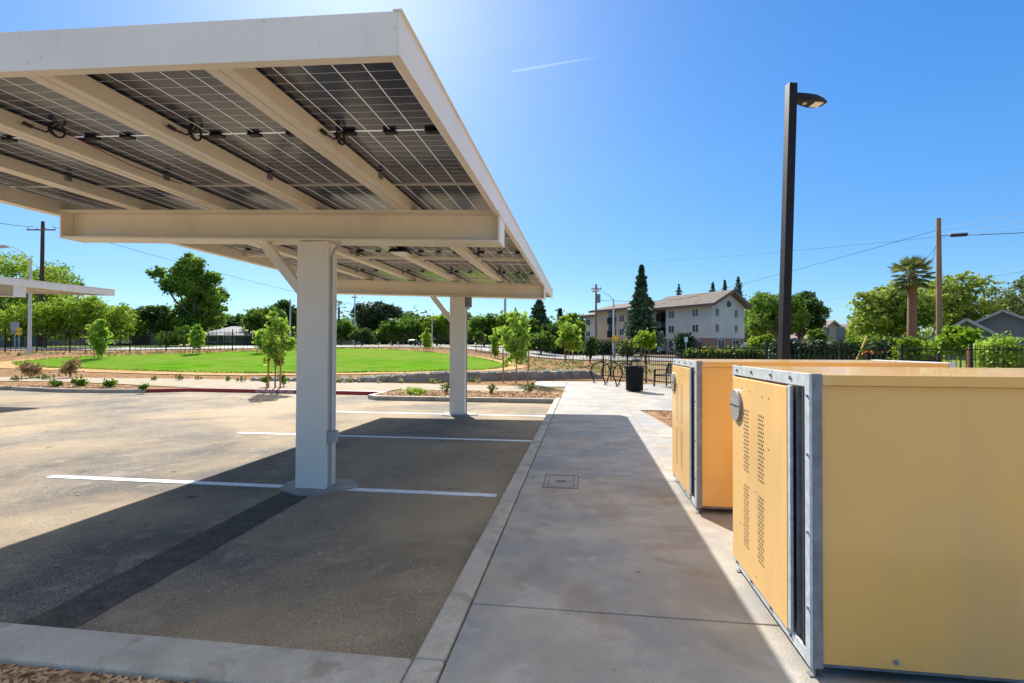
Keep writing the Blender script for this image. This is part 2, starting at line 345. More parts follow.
# kerbs
def kerb(name, pts, w, m, ztop=0.0, z0=-.3, side=1, bev=.018):
    """kerb ribbon along pts, width w to the left of the direction of travel"""
    b = MB(); P_ = [Vector((x, y, 0)) for x, y in pts]; off = []
    for i, p in enumerate(P_):
        d0 = (P_[i]-P_[i-1]).normalized() if i else (P_[1]-P_[0]).normalized()
        d1 = (P_[i+1]-P_[i]).normalized() if i < len(P_)-1 else d0
        n0 = Vector((-d0.y, d0.x, 0)); n1 = Vector((-d1.y, d1.x, 0)); n = (n0+n1).normalized()
        off.append(p+n*(side*w/max(.4, n.dot(n0))))
    for i in range(len(P_)-1):
        lo = [P_[i], P_[i+1], off[i+1], off[i]]
        b.hexa([(q.x, q.y, z0) for q in lo], [(q.x, q.y, ztop) for q in lo])
    bm = None
    o = b.build(name, m); 
    me = o.data; bm = bmesh.new(); bm.from_mesh(me); bmesh.ops.remove_doubles(bm, verts=bm.verts, dist=.0005)
    seen = {}
    for f_ in bm.faces:
        key = tuple(round(c, 3) for c in f_.calc_center_median()); seen.setdefault(key, []).append(f_)
    dead = [f_ for l in seen.values() if len(l) > 1 for f_ in l]
    bmesh.ops.delete(bm, geom=dead, context='FACES'); bmesh.ops.recalc_face_normals(bm, faces=bm.faces); bm.to_mesh(me); bm.free()
    if bev:
        bv = o.modifiers.new('bevel', 'BEVEL'); bv.width = bev; bv.segments = 3; bv.limit_method = 'ANGLE'; bv.angle_limit = R(50)
    return tag(o, kind='structure')
kerb('kerb', [(-.607,2.26),(-.607,14.58)], .145, kerbm)
kerb('kerb', [(-.607,-1.2),(-.607,2.255)], .145, kerbm)
kerb('kerb', [(-.756,2.252),(-3.2,2.252),(-9,2.28)], .26, kerbm)
# near mulch bed
tag(MB().add([(-9,-2,-.05),(-.76,-2,-.05),(-.76,2.0,-.03),(-9,2.03,-.03)], [(0,1,2,3)]).build('mulch_bed', mulch), kind='structure')
# red kerb and sidewalk
kerb('red_kerb', [(-6.3,15.62),(-13.2,15.78),(-14.3,15.15)], .15, redpaint, side=-1)
kerb('kerb', [(-14.3,15.145),(-15.3,14.85),(-17.0,14.75),(-20,15.3),(-30,16.6),(-45,18.6)], .15, kerbm, side=-1)
kerb('kerb', [(-.76,14.15),(-5.9,14.15),(-6.3,14.5),(-6.3,15.75)], .15, kerbm, side=-1)
drape('sidewalk', [(-6.15,15.78),(-13.2,15.95),(-14.2,16.22),(-15.6,16.6),(-18.3,17.3),(-21,17.8),(-24,17.5),(-34,16.9),(-60,16.9),(-60,19.4),(-34,19.4),(-23,19.9),(-16.4,20.1),(-9,19.45),(-1.9,18.7),(-1.9,16.4),(-6.15,16.4)], .004, walkc)
drape('mulch_bed', [(-.61,14.31),(-5.8,14.31),(-6.14,14.6),(-6.14,16.39),(-.61,16.39)], -.015, mulch)
drape('mulch_bed', [(-13.15,15.95),(-14.3,15.32),(-15.3,15.02),(-17,14.92),(-20,15.47),(-30,16.77),(-34,16.85),(-24,17.45),(-21,17.75),(-18.3,17.25),(-15.6,16.55),(-14.2,16.2)], -.015, mulch)
# slope planting, granite path, lawn
drape('mulch_slope', [(-1.9,18.75),(-9,19.5),(-16.4,20.15),(-23,19.95),(-34,19.45),(-60,19.45),(-58,60),(-20,70),(0,66),(3,46),(3,23),(-.5,22.1),(-1.9,22.05)], .0, mulch)
def oval(k, cx=-18.0, cy=34.0):
    """lawn outline traced on the ground from its plan"""
    base = [(-32.9,26.0),(-30.67,24.53),(-27.2,24.0),(-23.9,23.7),(-18.85,23.17),(-15.0,23.45),(-11.68,24.66),(-7.2,27.04),(-5.4,29.3),(-4.8,32.0),(-5.36,34.66),(-6.6,37.7),(-8.3,41.2),(-11,44.3),(-15.43,47.3),(-20,49.9),(-24,50.2),(-26.2,47),(-26.3,43),(-27,38.7),(-28.7,35.0),(-31.2,31.4),(-33.0,28.8)]
    out = []
    n = len(base)
    for i in range(n):      # smooth closed curve
        p0, p1, p2, p3 = [Vector((*base[(i+q) % n], 0)) for q in (-1, 0, 1, 2)]
        for t in (0, .25, .5, .75):
            v = .5*((2*p1)+(p2-p0)*t+(2*p0-5*p1+4*p2-p3)*t*t+(3*p1-p0-3*p2+p3)*t**3)
            dv = v-Vector((cx, cy, 0)); v = v+dv.normalized()*(k+.10*math.sin(len(out)*2.7)+.08*math.sin(len(out)*5.3+1)); out.append((v.x, v.y))
    return out
drape('granite_path', oval(1.25), .03, granite)
drape('lawn', oval(0), .055, turf)
lawn_edge = oval(0)

# ------------------------------------------------------------------ carport
def carport(dx, dy, dz, label, full=True):
    th = empty('solar_carport', (-2.86+dx, 5.24+dy, AS), label, 'carport', 'solar carports in the car park')
    SL, SY = .0345, .008
    def zt(x, y): return 2.80+(-.84-x)*SL+SY*(y-5.2)+dz       # underside of the purlins
    Y0, Y1, X0, X1 = 2.19, 14.28, -6.08, -.815
    def pt(x, y, h): return (x+dx, y+dy, zt(x, y)+h)
    def run(b, x0, x1, y0, y1, h0, h1):
        b.hexa([pt(x0,y0,h0),pt(x1,y0,h0),pt(x1,y1,h0),pt(x0,y1,h0)], [pt(x0,y0,h1),pt(x1,y0,h1),pt(x1,y1,h1),pt(x0,y1,h1)])
        return b
    beams = (5.25, 11.45)
    for i, yb in enumerate(beams):
        b = MB(); xa, xb = -5.93, -.836
        zoff = -.001 if i == 0 else -.028
        for h0, h1, w in ((-.022, 0, .15), (-.325, -.303, .15)): run(b, xa, xb, yb-w, yb+w, h0+zoff, h1+zoff)
        run(b, xa+.02, xb-.02, yb-.008, yb+.008, -.3028+zoff, -.0222+zoff)
        bo = b.build('beam', steel, th, bevel=.003)
        for x in (xa, xb): run(MB(), x-.011, x+.011, yb-.153, yb+.153, -.329+zoff, .003+zoff).build('end_plate', steelw, bo, bevel=.003)
    for i, (xc, yc) in enumerate(((-2.865, 5.24), (-2.80, 11.41))):
        b = MB(); z1 = zt(xc, yc)+dz*0-.327-(.0 if i == 0 else .028); w = .1725; x = xc+dx; y = yc+dy
        z1b = z1-.007
        b.box(x-w, x+w, y-.11, y-.092, AS, z1b); b.box(x-w, x+w, y+.092, y+.11, AS, z1b); b.box(x-w+.12, x+w-.012, y-.0918, y+.0918, AS, z1b)
        b.box(x-w+.002, x-w+.016, y-.0918, y+.0918, AS, z1b)
        co_ = b.build('column', steelw, th, bevel=.003)
        # concrete pad
        c = MB(); pts = []
        for k in range(28):
            a = 2*math.pi*k/28; rr = .36*(1+.09*math.sin(3*a+i)+.06*math.sin(5*a+2)+.03*math.sin(9*a))
            pts.append((x+.02+rr*math.cos(a)*1.15, y+.02+rr*math.sin(a)*.9))
        c.prism(pts, AS-.05, AS+.018).build('footing', concrete, th, bevel=.006)
        # brace
        zb = zt(-3.5, yc)-.327
        MB().bar((x-.62, y, zb-.02), (x-.15, y, z1-.56), .10, .10, (0,1,0)).build('brace', steel, th, bevel=.004)
        if i == 0:
            xr = x+.185
            b = MB(); b.tube([(xr,y-.03,AS+.01),(xr,y-.03,z1-.16),(xr+.02,y-.03,z1-.10),(xr+.09,y-.03,z1-.01),(xr+.12,y-.03,z1+.02)], .014, 10)
            b.build('conduit', greyplastic, th, smooth=True)
            MB().box(xr-.045, xr+.065, y-.085, y+.02, .50+AS, .50+AS+.125).build('outlet_box', greyplastic, th, bevel=.005)
        else:
            MB().box(x+w+.002, x+w+.13, y-.10, y+.06, z1-.24, z1-.02).build('inverter_box', galvd, th, bevel=.006)
            b = MB(); b.tube([(x+w+.03,y-.03,AS+.01),(x+w+.03,y-.03,z1-.24)], .014, 8).build('conduit', greyplastic, th, smooth=True)
    # purlins between the panel columns
    PH = .108
    for xc in (-1.84, -2.89, -3.93, -4.98):
        b = MB()
        run(b, xc-.075, xc-.006, Y0+.022, Y1-.022, 0, PH); run(b, xc+.006, xc+.075, Y0+.022, Y1-.022, 0, PH)
        run(b, xc-.006, xc+.006, Y0+.022, Y1-.022, .012, PH-.01)
        po = b.build('purlin', steel, th, bevel=.004)
        for yy in (4.25, 5.95, 8.9, 10.6):
            run(MB(), xc+.0755, xc+.10, yy, yy+.05, PH-.05, PH-.004).build('clip', galvd, po)
    # fascias: channel with a lip
    def fascia(pts_fn):
        pass
    b = MB(); run(b, X1-.012, X1, Y0, Y1, -.064, .138); run(b, X1-.052, X1-.0122, Y0+.012, Y1-.012, -.064, -.055); run(b, X1-.052, X1-.044, Y0+.012, Y1-.012, -.0548, -.03)
    fo = b.build('fascia', steelw, th, bevel=.002)
    run(MB(), X1-.03, X1+.012, Y0-.004, Y1+.01, .1385, .145).build('flashing', steel, fo)
    b = MB(); run(b, X0, X0+.012, Y0, Y1, -.064, .138); run(b, X0+.0122, X0+.14, Y0+.012, Y1-.012, -.064, -.055); run(b, X0+.10, X0+.14, Y0+.012, Y1-.012, -.0548, .10)
    b.build('fascia', steel, th, bevel=.002)
    for yy, s_ in ((Y0, 1), (Y1, -1)):
        b = MB(); ya, yb_ = sorted((yy, yy+s_*.012)); run(b, X0+.0122, X1-.0122, ya, yb_, -.064, .138)
        ya, yb_ = sorted((yy+s_*.0122, yy+s_*.055)); run(b, X0+.141, X1-.053, ya, yb_, -.064, -.055)
        b.build('fascia', steelw, th, bevel=.002)
    # ties
    for yy in (8.32,):
        xs_ = [-1.765, -.86], [-2.815, -1.915], [-3.855, -2.965], [-4.905, -4.005], [-5.93, -5.055]
        for a_, c_ in xs_: run(MB(), a_, c_, yy, yy+.05, .005, .05).build('tie', steel, th)
    # panels
    PL = 2.405; first = None; n_in = 0
    cxs = [-1.335, -2.365, -3.41, -4.455, -5.49]
    for ci, xc in enumerate(cxs):
        for k in range(5):
            yc = Y0+.03+PL*(k+.5)
            loc = Vector(pt(xc, yc, PH+.012))-Vector(th.location)
            if first is None:
                hw, hl = .512, PL/2-.012
                m_ = MB(); m_.add([(-hw,-hl,0),(hw,-hl,0),(hw,hl,0),(-hw,hl,0)], [(0,1,2,3)])
                first = m_.build('solar_panel', PANEL, None)
                first.parent = th
                fr = MB()
                for a in ((-hw,hw,-hl-.008,-hl+.012),(-hw,hw,hl-.012,hl+.008),(-hw-.006,-hw+.002,-hl,hl),(hw-.002,hw+.006,-hl,hl)): fr.box(a[0], a[1], a[2], a[3], -.010, .022)
                fr.build('panel_frame', alum, first, local=True)
                for q in (-.30, .0, .30): MB().box(q-.045, q+.045, -.03, .03, -.02, -.002).build('junction_box', black, first, local=True, bevel=.004)
                o = first
            else: o = copy_tree(first, th)
            o.location = loc; o.rotation_euler = (R(.46), math.atan(SL), 0)
    if full:
        for xc, yy in ((-1.70,3.42),(-2.74,3.30),(-3.76,3.2),(-4.8,3.2),(-1.68,5.9),(-2.72,5.85),(-3.76,5.9),(-1.66,10.3),(-2.70,10.4),(-1.66,8.1),(-3.75,8.2)):
            b = MB(); c = Vector(pt(xc, yy, .10)); pts = []
            for k in range(24):
                t = k/23*4.4*math.pi; pts.append(c+Vector((.008*math.sin(t*.5), math.cos(t)*(.052+.002*k/8), math.sin(t)*.052-.02)))
            pts += [c+Vector((-.02,-.06,-.06)), c+Vector((-.04,-.14,-.055)), c+Vector((-.04,-.16,-.05))]
            b.tube(pts, .0065, 6); b.tube([c+Vector((-.04,-.14,-.055)), c+Vector((-.045,-.19,-.05))], .014, 8)
            b.build('cable_loop', cable, th, smooth=True)
        b = MB(); b.tube([pt(-3.7,3.2,.06),pt(-3.75,3.8,.03),pt(-3.79,4.4,.06)], .004, 5).build('red_lead', mat('red lead', (.25,.03,.02), None, rough=.5), th)
        # yellow tag on a lead at the left
        b = MB(); b.tube([pt(-4.9,2.7,.03),pt(-4.89,3.0,.02)], .006, 6).build('cable_lead', cable, th)
        MB().box(-4.91+dx,-4.87+dx,3.0+dy,3.07+dy,zt(-4.9,3.0)+.005,zt(-4.9,3.0)+.04).build('yellow_tag', mat('yellow tag', (.7,.5,.03), None, rough=.5), th)
        # under-deck light
        lx, ly = -2.70, 7.35; lz = zt(lx, ly)
        run(MB(), lx-.08, lx+.08, ly-.08, ly+.08, -.012, .05).build('light_base', black, th, bevel=.01)
        b = MB(); b.hexa([(lx-.15,ly-.15,lz-.065),(lx+.15,ly-.15,lz-.065),(lx+.15,ly+.15,lz-.065),(lx-.15,ly+.15,lz-.065)],
                         [(lx-.11,ly-.11,lz-.0125),(lx+.11,ly-.11,lz-.0125),(lx+.11,ly+.11,lz-.0125),(lx-.11,ly+.11,lz-.0125)])
        lh = b.build('light_housing', black, th, bevel=.006)
        MB().box(lx-.12, lx+.12, ly-.12, ly+.12, lz-.074, lz-.0655).build('light_lens', lens, lh)
        b = MB(); b.tube([(lx-.02,5.45,lz-.015),(lx-.02,ly-.1,lz-.012)], .013, 8).build('conduit', greyplastic, th, smooth=True)
    return th
carport(0, 0, 0, 'large cream steel solar carport in the foreground shading the dark parking stalls')
carport(-14.25, .45, .24, 'second solar carport at the far left edge, seen end on beyond the empty lot', full=False)

# ------------------------------------------------------------------ bike lockers
def perforated(dy0, cw, Z0):
    m = tan.copy(); m.name = 'perforated tan enamel'; n = m.node_tree.nodes; L = m.node_tree.links; b = n['Principled BSDF']
    tc = n.new('ShaderNodeTexCoord'); sx = n.new('ShaderNodeSeparateXYZ'); L.new(tc.outputs['Object'], sx.inputs[0]); Yc, Zc = sx.outputs[1], sx.outputs[2]
    def M(op, a, b_=None, c_=None):
        q = n.new('ShaderNodeMath'); q.operation = op
        for i_, v in enumerate((a, b_, c_)):
            if v is None: continue
            if isinstance(v, (int, float)): q.inputs[i_].default_value = v
            else: L.new(v, q.inputs[i_])
        return q.outputs[0]
    px_, pz, r_ = .0235, .0215, .0074; total = None
    for c0 in (.40, .68):
        for zlo, rows in ((.195, 17), (.63, 17)):
            y0 = dy0+cw*c0-.045; z0 = Z0+zlo
            v = M('DIVIDE', M('SUBTRACT', Zc, z0), pz); fl = M('FLOOR', v); odd = M('MULTIPLY', M('MODULO', M('ABSOLUTE', fl), 2.0), .5)
            u = M('SUBTRACT', M('DIVIDE', M('SUBTRACT', Yc, y0), px_), odd); fu = M('FLOOR', u)
            du = M('MULTIPLY', M('SUBTRACT', M('SUBTRACT', u, fu), .5), px_); dv = M('MULTIPLY', M('SUBTRACT', M('SUBTRACT', v, fl), .5), pz)
            dd = M('SQRT', M('ADD', M('MULTIPLY', du, du), M('MULTIPLY', dv, dv))); hole = M('LESS_THAN', dd, r_)
            ok = M('MULTIPLY', M('MULTIPLY', M('GREATER_THAN', v, 0), M('LESS_THAN', v, float(rows))), M('MULTIPLY', M('GREATER_THAN', fu, -.5), M('LESS_THAN', fu, 3.5)))
            h_ = M('MULTIPLY', hole, ok); total = h_ if total is None else M('MAXIMUM', total, h_)
    for y, z in ((.78,1.11),(.62,1.10),(.38,1.09),(.27,1.09),(.38,.83),(.27,.83),(.7,.72),(.5,.56),(.82,.30),(.5,.10),(.86,.92)):
        dy_ = M('SUBTRACT', Yc, dy0+cw*y); dz_ = M('SUBTRACT', Zc, Z0+z)
        h_ = M('LESS_THAN', M('SQRT', M('ADD', M('MULTIPLY', dy_, dy_), M('MULTIPLY', dz_, dz_))), .0065); total = M('MAXIMUM', total, h_)
    src = b.inputs['Base Color'].links[0].from_socket; mx = n.new('ShaderNodeMix'); mx.data_type = 'RGBA'
    L.new(total, mx.inputs[0]); L.new(src, mx.inputs[6]); mx.inputs[7].default_value = (.03, .025, .02, 1); L.new(mx.outputs[2], b.inputs['Base Color']); return m
doorm = perforated(.048+.1615, 1.118-.030-.012-.048-.1615, .055)
def locker(loc, label):
    th = empty('bike_locker', loc, label, 'bike locker', 'tan bike lockers beside the walkway')
    W_, L_, Z0, Z1 = 1.118, 1.99, .055, 1.295
    def B(*a): return MB().box(*a)
    # body shell
    b = MB(); b.box(.052, L_-.05, .018, W_-.018, Z0+.012, Z1-.052); b.build('body', tans, th, local=True, bevel=.002)
    b = MB(); b.box(.052, L_-.05, .004, W_-.004, Z1-.0505, Z1-.004); b.build('top', tans, th, local=True, bevel=.004)
    # galvanised front frame, doorway side is -x
    fr = MB(); st = .030; ns = .048
    fr.box(0, .0115, 0, ns, Z0, Z1); fr.box(0, .0115, W_-st, W_, Z0, Z1)
    fr.box(.0006, .011, ns+.0005, W_-st-.0005, Z1-.058, Z1-.0005); fr.box(.0006, .011, ns+.0005, W_-st-.0005, Z0+.0005, Z0+.055)
    fr.build('front_frame', galv, th, local=True, bevel=.0015)
    B(.012, .0515, 0, .017, Z0, Z1).build('corner_angle', galvd, th, local=True, bevel=.0015)
    B(.012, .0515, W_-.017, W_, Z0, Z1).build('corner_angle', galvd, th, local=True, bevel=.0015)
    B(L_-.0495, L_, 0, W_, Z0, Z1).build('rear_frame', galv, th, local=True, bevel=.002)
    # recess between the door and the frame
    B(.030, .0514, ns, W_-st, Z0+.02, Z1-.054).build('recess', galvd, th, local=True)
    B(.0005, .0295, ns+.014, ns+.028, Z0+.06, Z1-.06).build('seal', mat('rubber seal', (.03,.035,.05), None, rough=.5), th, local=True)
    B(.012, .0295, ns+.105, ns+.118, Z0+.06, Z1-.06).build('door_channel', galvd, th, local=True)
    B(-.010, .004, ns+.130, ns+.160, Z0+.058, Z1-.062).build('door_channel', galv, th, local=True, bevel=.002)
    dy0, dy1 = ns+.1615, W_-st-.012
    do = MB().hexa([(-.012,dy0,Z0+.045),(.010,dy0,Z0+.045),(.010,dy1,Z0+.045),(-.012,dy1,Z0+.045)],
                   [(-.012,dy0,Z1-.07),(.010,dy0,Z1-.07),(.010,dy1,Z1-.07),(-.012,dy1,Z1-.07)]).build('door', doorm, th, local=True, bevel=.004)
    # round lock plate with a slot
    lk = MB(); lk.disc((-.0125, dy1-.098, 1.055), .098, (-1,0,0), .016, 40)
    lo = lk.build('lock_plate', mat('worn zinc', (.30,.30,.29), (.44,.44,.42), 30, .45, .05, 60, metal=.3), th, local=True, smooth=True, bevel=.002)
    sl_ = MB(); sl_.box(-.031, -.0288, dy1-.185, dy1-.01, 1.050, 1.058)
    sl_.build('key_slot', dark, lo, local=True)
    # bolts
    for y in (.2, .45, .75, 1.02):
        for z in (Z1-.028, Z0+.028): MB().disc((-.0002, y, z), .009, (-1,0,0), .007, 6).build('bolt', galvd, th, local=True)
    for z in (.3, .62, .95, 1.2):
        MB().disc((-.0002, .018, z), .007, (-1,0,0), .006, 6).build('bolt', galvd, th, local=True); MB().disc((-.0002, W_-.015, z), .006, (-1,0,0), .005, 6).build('bolt', galvd, th, local=True)
    MB().disc((.34, .0178, .10), .011, (0,-1,0), .006, 10).build('bolt', galvd, th, local=True)
    for x, y in ((.03,.03),(.03,W_-.06),(L_-.06,.03),(L_-.06,W_-.06)):
        lg = MB(); lg.box(x-.004, x+.004, y, y+.035, .006, Z0-.0005); lg.box(x-.02, x+.03, y, y+.035, 0.0005, .0055); lg.build('foot', galvd, th, local=True)
    B(.06, L_-.06, .04, W_-.04, Z0-.012, Z0+.0115).build('base_pan', galvd, th, local=True)
    return th
lk1 = locker((.955, 2.325, 0), 'nearest tan bike locker, its blank side panel filling the lower right corner')
lk2 = copy_thing(lk1, (.955, 4.512, 0), 'farther tan bike locker behind the nearest one, its orange side partly hidden')

# ------------------------------------------------------------------ utility cover
th = empty('utility_cover', (-.215, 5.42, 0), 'small rectangular concrete utility lid set in the shaded walkway', 'utility cover')
MB().box(-.172, .172, -.262, .262, -.02, .003).build('lid', concrete, th, local=True, bevel=.01)
b = MB()
for k in (0, .045):
    for a in ((-.18+k,.18-k,-.27+k,-.262+k),(-.18+k,.18-k,.262-k,.27-k),(-.18+k,-.174+k,-.262+k,.262-k),(.174-k,.18-k,-.262+k,.262-k)): b.box(a[0],a[1],a[2],a[3],-.01,.0036)
b.build('rim', mat('lid rim', (.10,.095,.09), None, rough=.8), th, local=True)
MB().box(-.05,.05,-.03,.03,.0042,.006).build('lift_slot', mat('lid mark', (.12,.115,.11), None, rough=.8), th, local=True)

# ------------------------------------------------------------------ parking lot lamp
def box_lamp(loc, hgt, label):
    th = empty('parking_lamp', loc, label, 'lamp post', rz=R(12))
    MB().box(-.066,.066,-.066,.066,.0,hgt).build('pole', bronze, th, local=True, bevel=.006)
    MB().box(-.2,.2,-.2,.2,0,.03).build('base_plate', bronze, th, local=True)
    h = hgt-.30
    b = MB(); prof = [(.066,-.07,.04,.15),(.20,-.10,.02,.14),(.36,-.14,.01,.11),(.48,-.13,.01,.07),(.57,-.08,.015,.04)]
    for i in range(len(prof)-1):
        pass
    vs = []
    for x, y, zlo, zhi in prof:
        vs += [(x, y, h+zlo), (x, -y, h+zlo), (x, -y*.8, h+zhi), (x, y*.8, h+zhi)]
    fs = [(0,1,2,3)[::-1], (16,17,18,19)]
    for i in range(4):
        for j in range(4): a = i*4+j; c = i*4+(j+1) % 4; fs.append((a, c, c+4, a+4))
    hd = b.add(vs, fs).build('lamp_head', bronze, th, local=True, bevel=.006)
    MB().box(.36,.50,-.08,.08,h-.004,h+.009).build('led_panel', lens, hd, local=True)
    MB().disc((.23,0,h+.018),.035,(0,0,-1),.02,12).build('sensor', greyplastic, hd, local=True)
    th.rotation_euler = (0, R(1.9), R(12)); return th
zt_ = zrow(790, 82, 8.2)
pp = P(781, 8.2); box_lamp((pp.x, pp.y, 0), zt_, 'tall square black parking lot lamp post rising behind the bike lockers')

# ------------------------------------------------------------------ fences
def fence(pts, hgt, label, gap=.115, spacing=2.4, pk=.008, name='metal_fence', rails=(.10, .86), postw=.06, cat='fence', posth=None, pickets=True):
    x0, y0 = pts[0]; th = empty(name, (x0, y0, T(x0, y0)), label, cat, 'black metal fences')
    P_ = [Vector((x, y, 0)) for x, y in pts]; pts3 = []
    pk_b = MB(); rls = [MB() for _ in rails]; count = 0
    for a, c in zip(P_[:-1], P_[1:]):
        L_ = (c-a).length; n = max(1, round(L_/spacing)); d = (c-a)/n
        for i in range(n+1):
            q = a+d*i; q.z = T(q.x, q.y)
            if not pts3 or (q-pts3[-1]).length > .1: pts3.append(q)
    ph = posth or hgt+.04
    for q in pts3:
        if count < 100:
            o = MB().box(q.x-postw/2, q.x+postw/2, q.y-postw/2, q.y+postw/2, q.z, q.z+ph)
            o.box(q.x-postw/2-.008, q.x+postw/2+.008, q.y-postw/2-.008, q.y+postw/2+.008, q.z+ph, q.z+ph+.02); o.build('post', black, th)
        count += 1
    for a, c in zip(pts3[:-1], pts3[1:]):
        for r_, rl in zip(rails, rls):
            h = hgt*r_; e_ = (c-a)*.004; rl.bar(a+Vector((0,0,h))-e_, c+Vector((0,0,h))+e_, .035, .035)
        if pickets:
            n = max(1, int((c-a).length/gap))
            for i in range(1, n):
                q = a+(c-a)*(i/n); pk_b.box(q.x-pk, q.x+pk, q.y-pk, q.y+pk, q.z+.06, q.z+hgt)
    for rl in rls: rl.build('rail', black, th)
    if pickets: tag(pk_b.build('pickets', black, th), kind='stuff')
    return th
def PX(px, d): v = P(px, d); return (v.x, v.y)
fence([(.95,23.6),(1.28,23.27),(2.53,21.0),(3.55,19.1),(5.2,18.3),(11,17.6)], 1.22, 'low black picket fence behind the trash can and bike racks at the plaza edge', gap=.125, spacing=1.7, pk=.009)
fence([PX(700,20.5),PX(840,18.6),PX(902,17.9),PX(971,17.6),PX(1100,17.4)], 1.55, 'taller black picket fence running behind the bike lockers toward the grey house', gap=.15, spacing=2.35, pk=.008, rails=(.08,.90), postw=.07)
fence([PX(-60,37),PX(37,38),PX(70,38.2),PX(130,39.5),PX(200,42),PX(262,46),PX(330,54),PX(400,60),PX(440,64)], 1.8, 'long black picket fence across the field below the far road, left of the carport column', gap=.30, pk=.010, spacing=2.45, rails=(.1,.88))
fence([PX(440,59),PX(490,50),PX(524,45.5),PX(555,42.8),PX(590,40.5),PX(640,38)], 1.8, 'black picket fence curving from behind the lawn toward the apartments', gap=.30, pk=.010, spacing=2.45, rails=(.1,.6,.88))
th = empty('gate_frame', P(553,44), 'open black metal gate frame in the field fence near the staked tree', 'gate')
a_, c_ = P(566,44), P(590,41.2)
b = MB(); b.bar(a_, a_+Vector((0,0,2.0)), .09, .09, (1,0,0)); b.build('gate_post', black, th); b = MB(); b.bar(c_, c_+Vector((0,0,2.05)), .12, .12, (1,0,0)); b.build('gate_post', black, th)
MB().bar(a_+Vector((0,0,1.95)), c_+Vector((0,0,1.95)), .06, .06).build('top_rail', black, th)

# ------------------------------------------------------------------ plaza furniture
def ring_rack(x, y, rz, label):
    th = empty('bike_rack', (x, y, 0), label, 'bike rack', 'black hoop bike racks', rz=rz)
    pts = []
    for k in range(25):
        t = R(-38)+R(256)*k/24; pts.append((.40*math.cos(t), 0, .47+.40*math.sin(t)))
    b = MB(); b.tube([(pts[0][0]*.8,0,0)]+pts+[(pts[-1][0]*.8,0,0)], .025, 8).build('hoop', black, th, smooth=True, local=True)
    for s_ in (-1, 1):
        q = MB(); q.disc((s_*.26,0,0),.075,(0,0,1),.012,12).build('foot', black, th, local=True)
    return th
for i, (px, d, lb) in enumerate(((600.5, 20.7, 'leftmost black hoop bike rack at the end of the walkway'), (612, 19.6, 'middle black hoop bike rack of the three'), (624, 18.6, 'rightmost black hoop bike rack, half hidden behind the trash can'))):
    q = P(px, d); ring_rack(q.x, q.y, R(-18), lb)
# trash can
q = G_ = P(634.5, 16.75); th = empty('trash_can', (q.x, q.y, 0), 'black slatted metal trash can with domed lid on the sunny plaza', 'trash can')
MB().tube([(0,0,.03),(0,0,.78)], [.235,.275], 24).build('liner', dark, th, local=True, smooth=True)
b = MB()
for k in range(24):
    a = 2*math.pi*k/24; c, s_ = math.cos(a), math.sin(a)
    r0, r1, r2 = .27, .29, .325
    for (ra, za), (rb, zb) in zip(((r0,.03),(r0+.005,.4),(r1,.72)), ((r0+.005,.4),(r1,.72),(r2,.80))):
        b.bar((ra*c, ra*s_, za), (rb*c, rb*s_, zb), .042, .008, (c, s_, 0))
b.build('slats', black, th, local=True)
b = MB()
for rr, z in ((.262,.06),(.283,.72)):
    b.tube([(rr*math.cos(t*math.pi/16), rr*math.sin(t*math.pi/16), z) for t in range(33)], .014, 6)
b.build('bands', black, th, local=True)
MB().tube([(0,0,.805),(0,0,.83)], [.34,.33], 28).build('rim', black, th, local=True, smooth=True)
b = MB(); b.tube([(0,0,.985),(0,0,1.02),(0,0,1.06),(0,0,1.075)], [.21,.20,.12,.03], 24)
b.build('lid', black, th, local=True, smooth=True)
for k in range(4):
    a = 2*math.pi*k/4+.5; MB().bar((.15*math.cos(a),.15*math.sin(a),.83),(.15*math.cos(a),.15*math.sin(a),.99),.04,.02).build('lid_post', black, th, local=True)
# bench
q = P(671, 18.3); th = empty('bench', (q.x, q.y, 0), 'black metal bench with curved arm in front of the picket fence', 'bench', rz=R(-70))
for x in (-.75, .75):
    b = MB(); b.bar((x,-.26,0),(x,-.24,.62),.05,.04); b.bar((x,.24,0),(x,.22,.45),.05,.04); b.bar((x,.20,.43),(x,.33,.86),.05,.04); b.bar((x,-.27,.61),(x,.27,.62),.06,.03); b.bar((x,-.25,.40),(x,.24,.40),.05,.04)
    b.build('end_frame', black, th, local=True)
b = MB()
for k in range(9): b.box(-.74,.74,-.24+k*.053,-.20+k*.053,.43,.45)
b.build('seat', black, th, local=True)
b = MB()
for k in range(30): x = -.72+k*1.44/29; b.bar((x,.215,.47),(x,.325,.84),.022,.01)
b.bar((-.75,.327,.845),(.75,.327,.845),.05,.02)
b.build('backrest', black, th, local=True)
